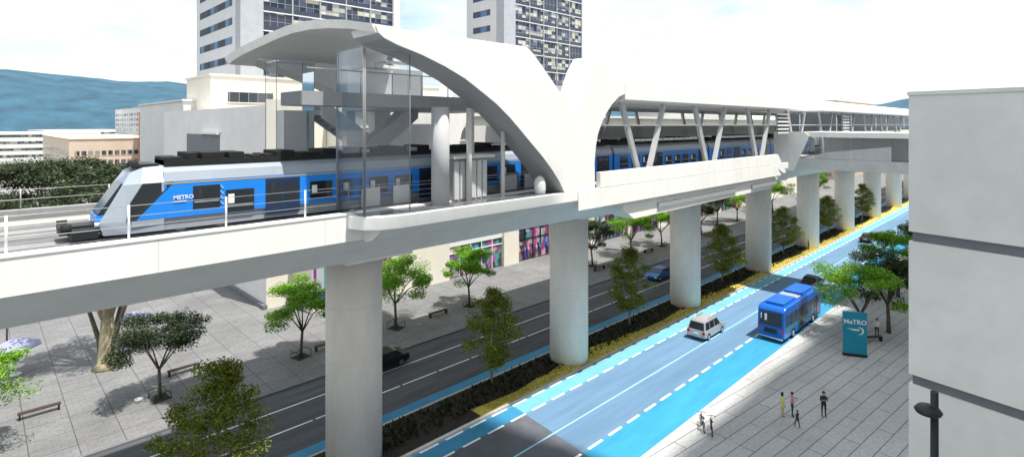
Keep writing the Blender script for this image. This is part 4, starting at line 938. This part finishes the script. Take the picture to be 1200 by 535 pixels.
MB().box(4.6, 5.8, -.95, .95, BH + .003, BH + .1).build('roof_hatch', M_trainl, bs, bevel=.03)
for y in (-1.05, 1.02): MB().box(.6, BL - .9, y, y + .04, BH, BH + .07).build('roof_rail', M_busb, bs)
for px in (2.6, BL - 2.6):
    for sg in (-1, 1):
        w = MB().disc((px, sg * (BW / 2 - .17), .49), 'y', .49, .3, 26).build('wheel', M_black, bs, bevel=.03)
        MB().disc((px, sg * (BW / 2 - .012), .49), 'y', .26, .03, 16).build('rim', M_steel, w)
for sg in (-1, 1):
    mr = MB().tube([(BL - .2, sg * 1.2, 2.75), (BL + .25, sg * 1.45, 2.7), (BL + .25, sg * 1.45, 2.2)], .03, 6); mr.box(BL + .18, BL + .3, sg * 1.45 - .12, sg * 1.45 + .12, 1.95, 2.4); mr.build('mirror', M_dark, bs)

# ------------------------------------------------------------------ people
def person(label, loc, rz, H=1.7, shirt=(.5, .5, .5), pants=(.05, .05, .07), pose='stand', shoes=(.02, .02, .02), hair='short', coat=False):
    s = H / 1.7; V = []; E = []; Rd = []
    def v(x, y, z, r, par=None):
        V.append((x * s, y * s, z * s)); Rd.append(r * s)
        if par is not None: E.append((par, len(V) - 1))
        return len(V) - 1
    # figure faces +x ; sitting drops the pelvis on to a seat
    sit = pose == 'sit'; ph = .52 if sit else .95
    pel = v(0, 0, ph, .125); wa = v(0, 0, ph + .17, .115, pel); ch = v(.01, 0, ph + .36, .135, wa); nk0 = v(0, 0, ph + .50, .075, ch); nk = v(.01, 0, ph + .57, .05, nk0)
    hd = v(.03, 0, ph + .68, .088, nk); tp = v(.025, 0, ph + .755, .065, hd); v(.115, 0, ph + .665, .018, hd)
    lim = {}
    for i, sg in enumerate((1, -1)):
        if sit:
            hip = v(.02, sg * .1, ph - .02, .085, pel); kn = v(.44, sg * .12, .50, .06, hip); an = v(.42, sg * .12, .09, .04, kn); v(.56, sg * .13, .035, .035, an)
        else:
            st_ = {'walk': .22 * sg, 'stand': .03 * sg, 'hold': .04 * sg}.get(pose, 0)
            hip = v(0, sg * .09, ph - .08, .088, pel); kn = v(st_ * .6 + .02, sg * .1, .50, .06, hip); an = v(st_, sg * .1, .09, .042, kn); v(st_ + .15, sg * .115, .035, .035, an)
        sh = v(0, sg * .165, ph + .44, .06, ch)
        if pose == 'sit': el = v(.14, sg * .22, ph + .2, .042, sh); wr = v(.36, sg * .16, ph + .08, .028, el); d = Vector((.9, -sg * .2, -.3))
        elif pose == 'hold' : el = v(.05, sg * .24, ph + .19, .042, sh); wr = v(.26, sg * .13, ph + .30, .028, el); d = Vector((.7, -sg * .6, .3))
        elif pose == 'walk': el = v(-.1 * sg, sg * .235, ph + .17, .042, sh); wr = v(.02 - .12 * sg, sg * .245, ph - .05, .028, el); d = Vector((.1, 0, -1))
        else: el = v(-.02, sg * .23, ph + .17, .042, sh); wr = v(.06, sg * .235, ph - .06, .028, el); d = Vector((.15, 0, -1))
        d.normalize(); p = Vector(V[wr]) / s
        side = Vector((1, 0, 0)) if abs(d.z) > .7 else Vector((0, 0, 1)); side = (side - d * side.dot(d)).normalized(); nrm = d.cross(side)
        q = p + d * .07; palm = v(*q, .03, wr)
        for k, ln in enumerate((.07, .08, .075, .06)):
            a = q + side * (.024 - .016 * k) + d * .015; b = a + d * ln * .55 + nrm * .006 * sg; c_ = b + d * ln * .4 + nrm * .015 * sg
            i1 = v(*a, .009, palm); i2 = v(*b, .008, i1); v(*c_, .007, i2)
        i1 = v(*(p + d * .025 + side * .03), .010, wr); v(*(p + d * .065 + side * .05), .009, i1)
    me = bpy.data.meshes.new('body'); me.from_pydata(V, E, []); o = bpy.data.objects.new('body', me); C.objects.link(o)
    md = o.modifiers.new('skin', 'SKIN'); md.use_smooth_shade = True
    for i, sv in enumerate(me.skin_vertices[0].data): sv.radius = (Rd[i], Rd[i]); sv.use_root = (i == 0)
    o.modifiers.new('sub', 'SUBSURF').levels = 1; o.modifiers['sub'].render_levels = 1
    dg = bpy.context.evaluated_depsgraph_get(); me2 = bpy.data.meshes.new_from_object(o.evaluated_get(dg)); bpy.data.objects.remove(o)
    key = '%d_%d_%d' % tuple(int(c * 100) for c in shirt); ms = [M_skin, mat('shirt_' + key, shirt, .85, var=.1, scale=8, coords='obj'), mat('trousers_%d_%d_%d' % tuple(int(c * 100) for c in pants), pants, .85, var=.1, scale=8, coords='obj'), mat('shoes', shoes, .6, var=0)]
    me2.materials.clear(); [me2.materials.append(m) for m in ms]
    nkz = (ph + .53) * s; waist = (ph + .04) * s
    for p in me2.polygons:
        c = p.center; z = c.z / s; p.use_smooth = True
        r = abs(c.y) / s
        if sit:
            k = 0 if z > ph + .53 else (1 if (z > ph + .04 and c.x / s < .30) else (0 if z > ph + .02 and c.x / s >= .3 else (3 if z < .1 else 2)))
        else:
            arm = r > .19 or (pose == 'hold' and c.x / s > .16)
            hand = (arm and z < ph - .04) or (pose == 'hold' and c.x / s > .24)
            k = 0 if z > ph + .53 or hand else (1 if (z > ph + .02 or arm or (coat and z > ph - .2)) else (3 if z < .09 else 2))
        p.material_index = k
    b = bpy.data.objects.new('person', me2); C.objects.link(b); b.location = loc; b.rotation_euler = (0, 0, rz); tag(b, label, 'person', 'people on the pavements')
    hm = MB(); prof_ = [(.104, -.03), (.106, .03), (.095, .075), (.06, .108), (.01, .118)] if hair == 'short' else [(.085, -.17), (.105, -.10), (.11, .02), (.097, .075), (.06, .11), (.01, .12)]
    hm.lathe([(r * s, z * s) for r, z in prof_], (.002 * s, 0, (ph + .70) * s), 16)
    # leave the face free by pulling the front of the cap back
    hm.v = [((x - .045 * s * max(0, x / (.1 * s)) if z < (ph + .76) * s and x > 0 else x), y, z) for x, y, z in hm.v]
    hm.build('hair', M_hair, b)
    fm = MB()
    for sg in (1, -1): fm.box(.104 * s, .113 * s, sg * .034 * s - .010 * s, sg * .034 * s + .010 * s, (ph + .685) * s, (ph + .698) * s)
    fm.box(.098 * s, .110 * s, -.022 * s, .022 * s, (ph + .618) * s, (ph + .627) * s); fm.build('face_features', M_hair, b)
    em = MB()
    for sg in (1, -1): em.lathe([(.012 * s, -.028 * s), (.016 * s, 0), (.010 * s, .028 * s)], (.02 * s, sg * .098 * s, (ph + .675) * s), 8)
    em.build('ears', M_skin, b)
    return b
person('woman in a long yellow jacket standing behind the one in pink', (41.5, 14.45, 0), R(-40), 1.68, (.62, .58, .22), (.45, .42, .2), 'stand', hair='long', coat=True)
person('person in a pink top and dark trousers holding something beside the child', (42.0, 13.95, 0), R(-55), 1.7, (.55, .26, .32), (.03, .04, .04), 'hold')
person('small child in dark clothes standing before the two women', (40.75, 13.2, 0), R(60), 1.15, (.10, .04, .05), (.02, .02, .03), 'walk')
person('man in a dark jacket standing alone on the right pavement', (43.6, 12.35, 0), R(215), 1.76, (.035, .03, .028), (.02, .02, .022), 'hold')
person('person in a white shirt and dark trousers at the end of the bench', (63.8, 13.3, 0), R(200), 1.75, (.75, .74, .72), (.03, .03, .04), 'stand')
person('person sitting on the bench near the first tall pillar', (23.9, 48.85, 0), R(-90), 1.7, (.03, .03, .035), (.04, .025, .02), 'sit')
person('dark dressed person standing on the median verge by the fifth pillar', (99.2, 30.4, 0), R(-60), 1.75, (.04, .04, .05), (.03, .03, .035), 'stand')
person('person walking far down the right hand side of the road', (132.0, 30.2, 0), R(10), 1.7, (.05, .05, .06), (.03, .03, .035), 'walk')
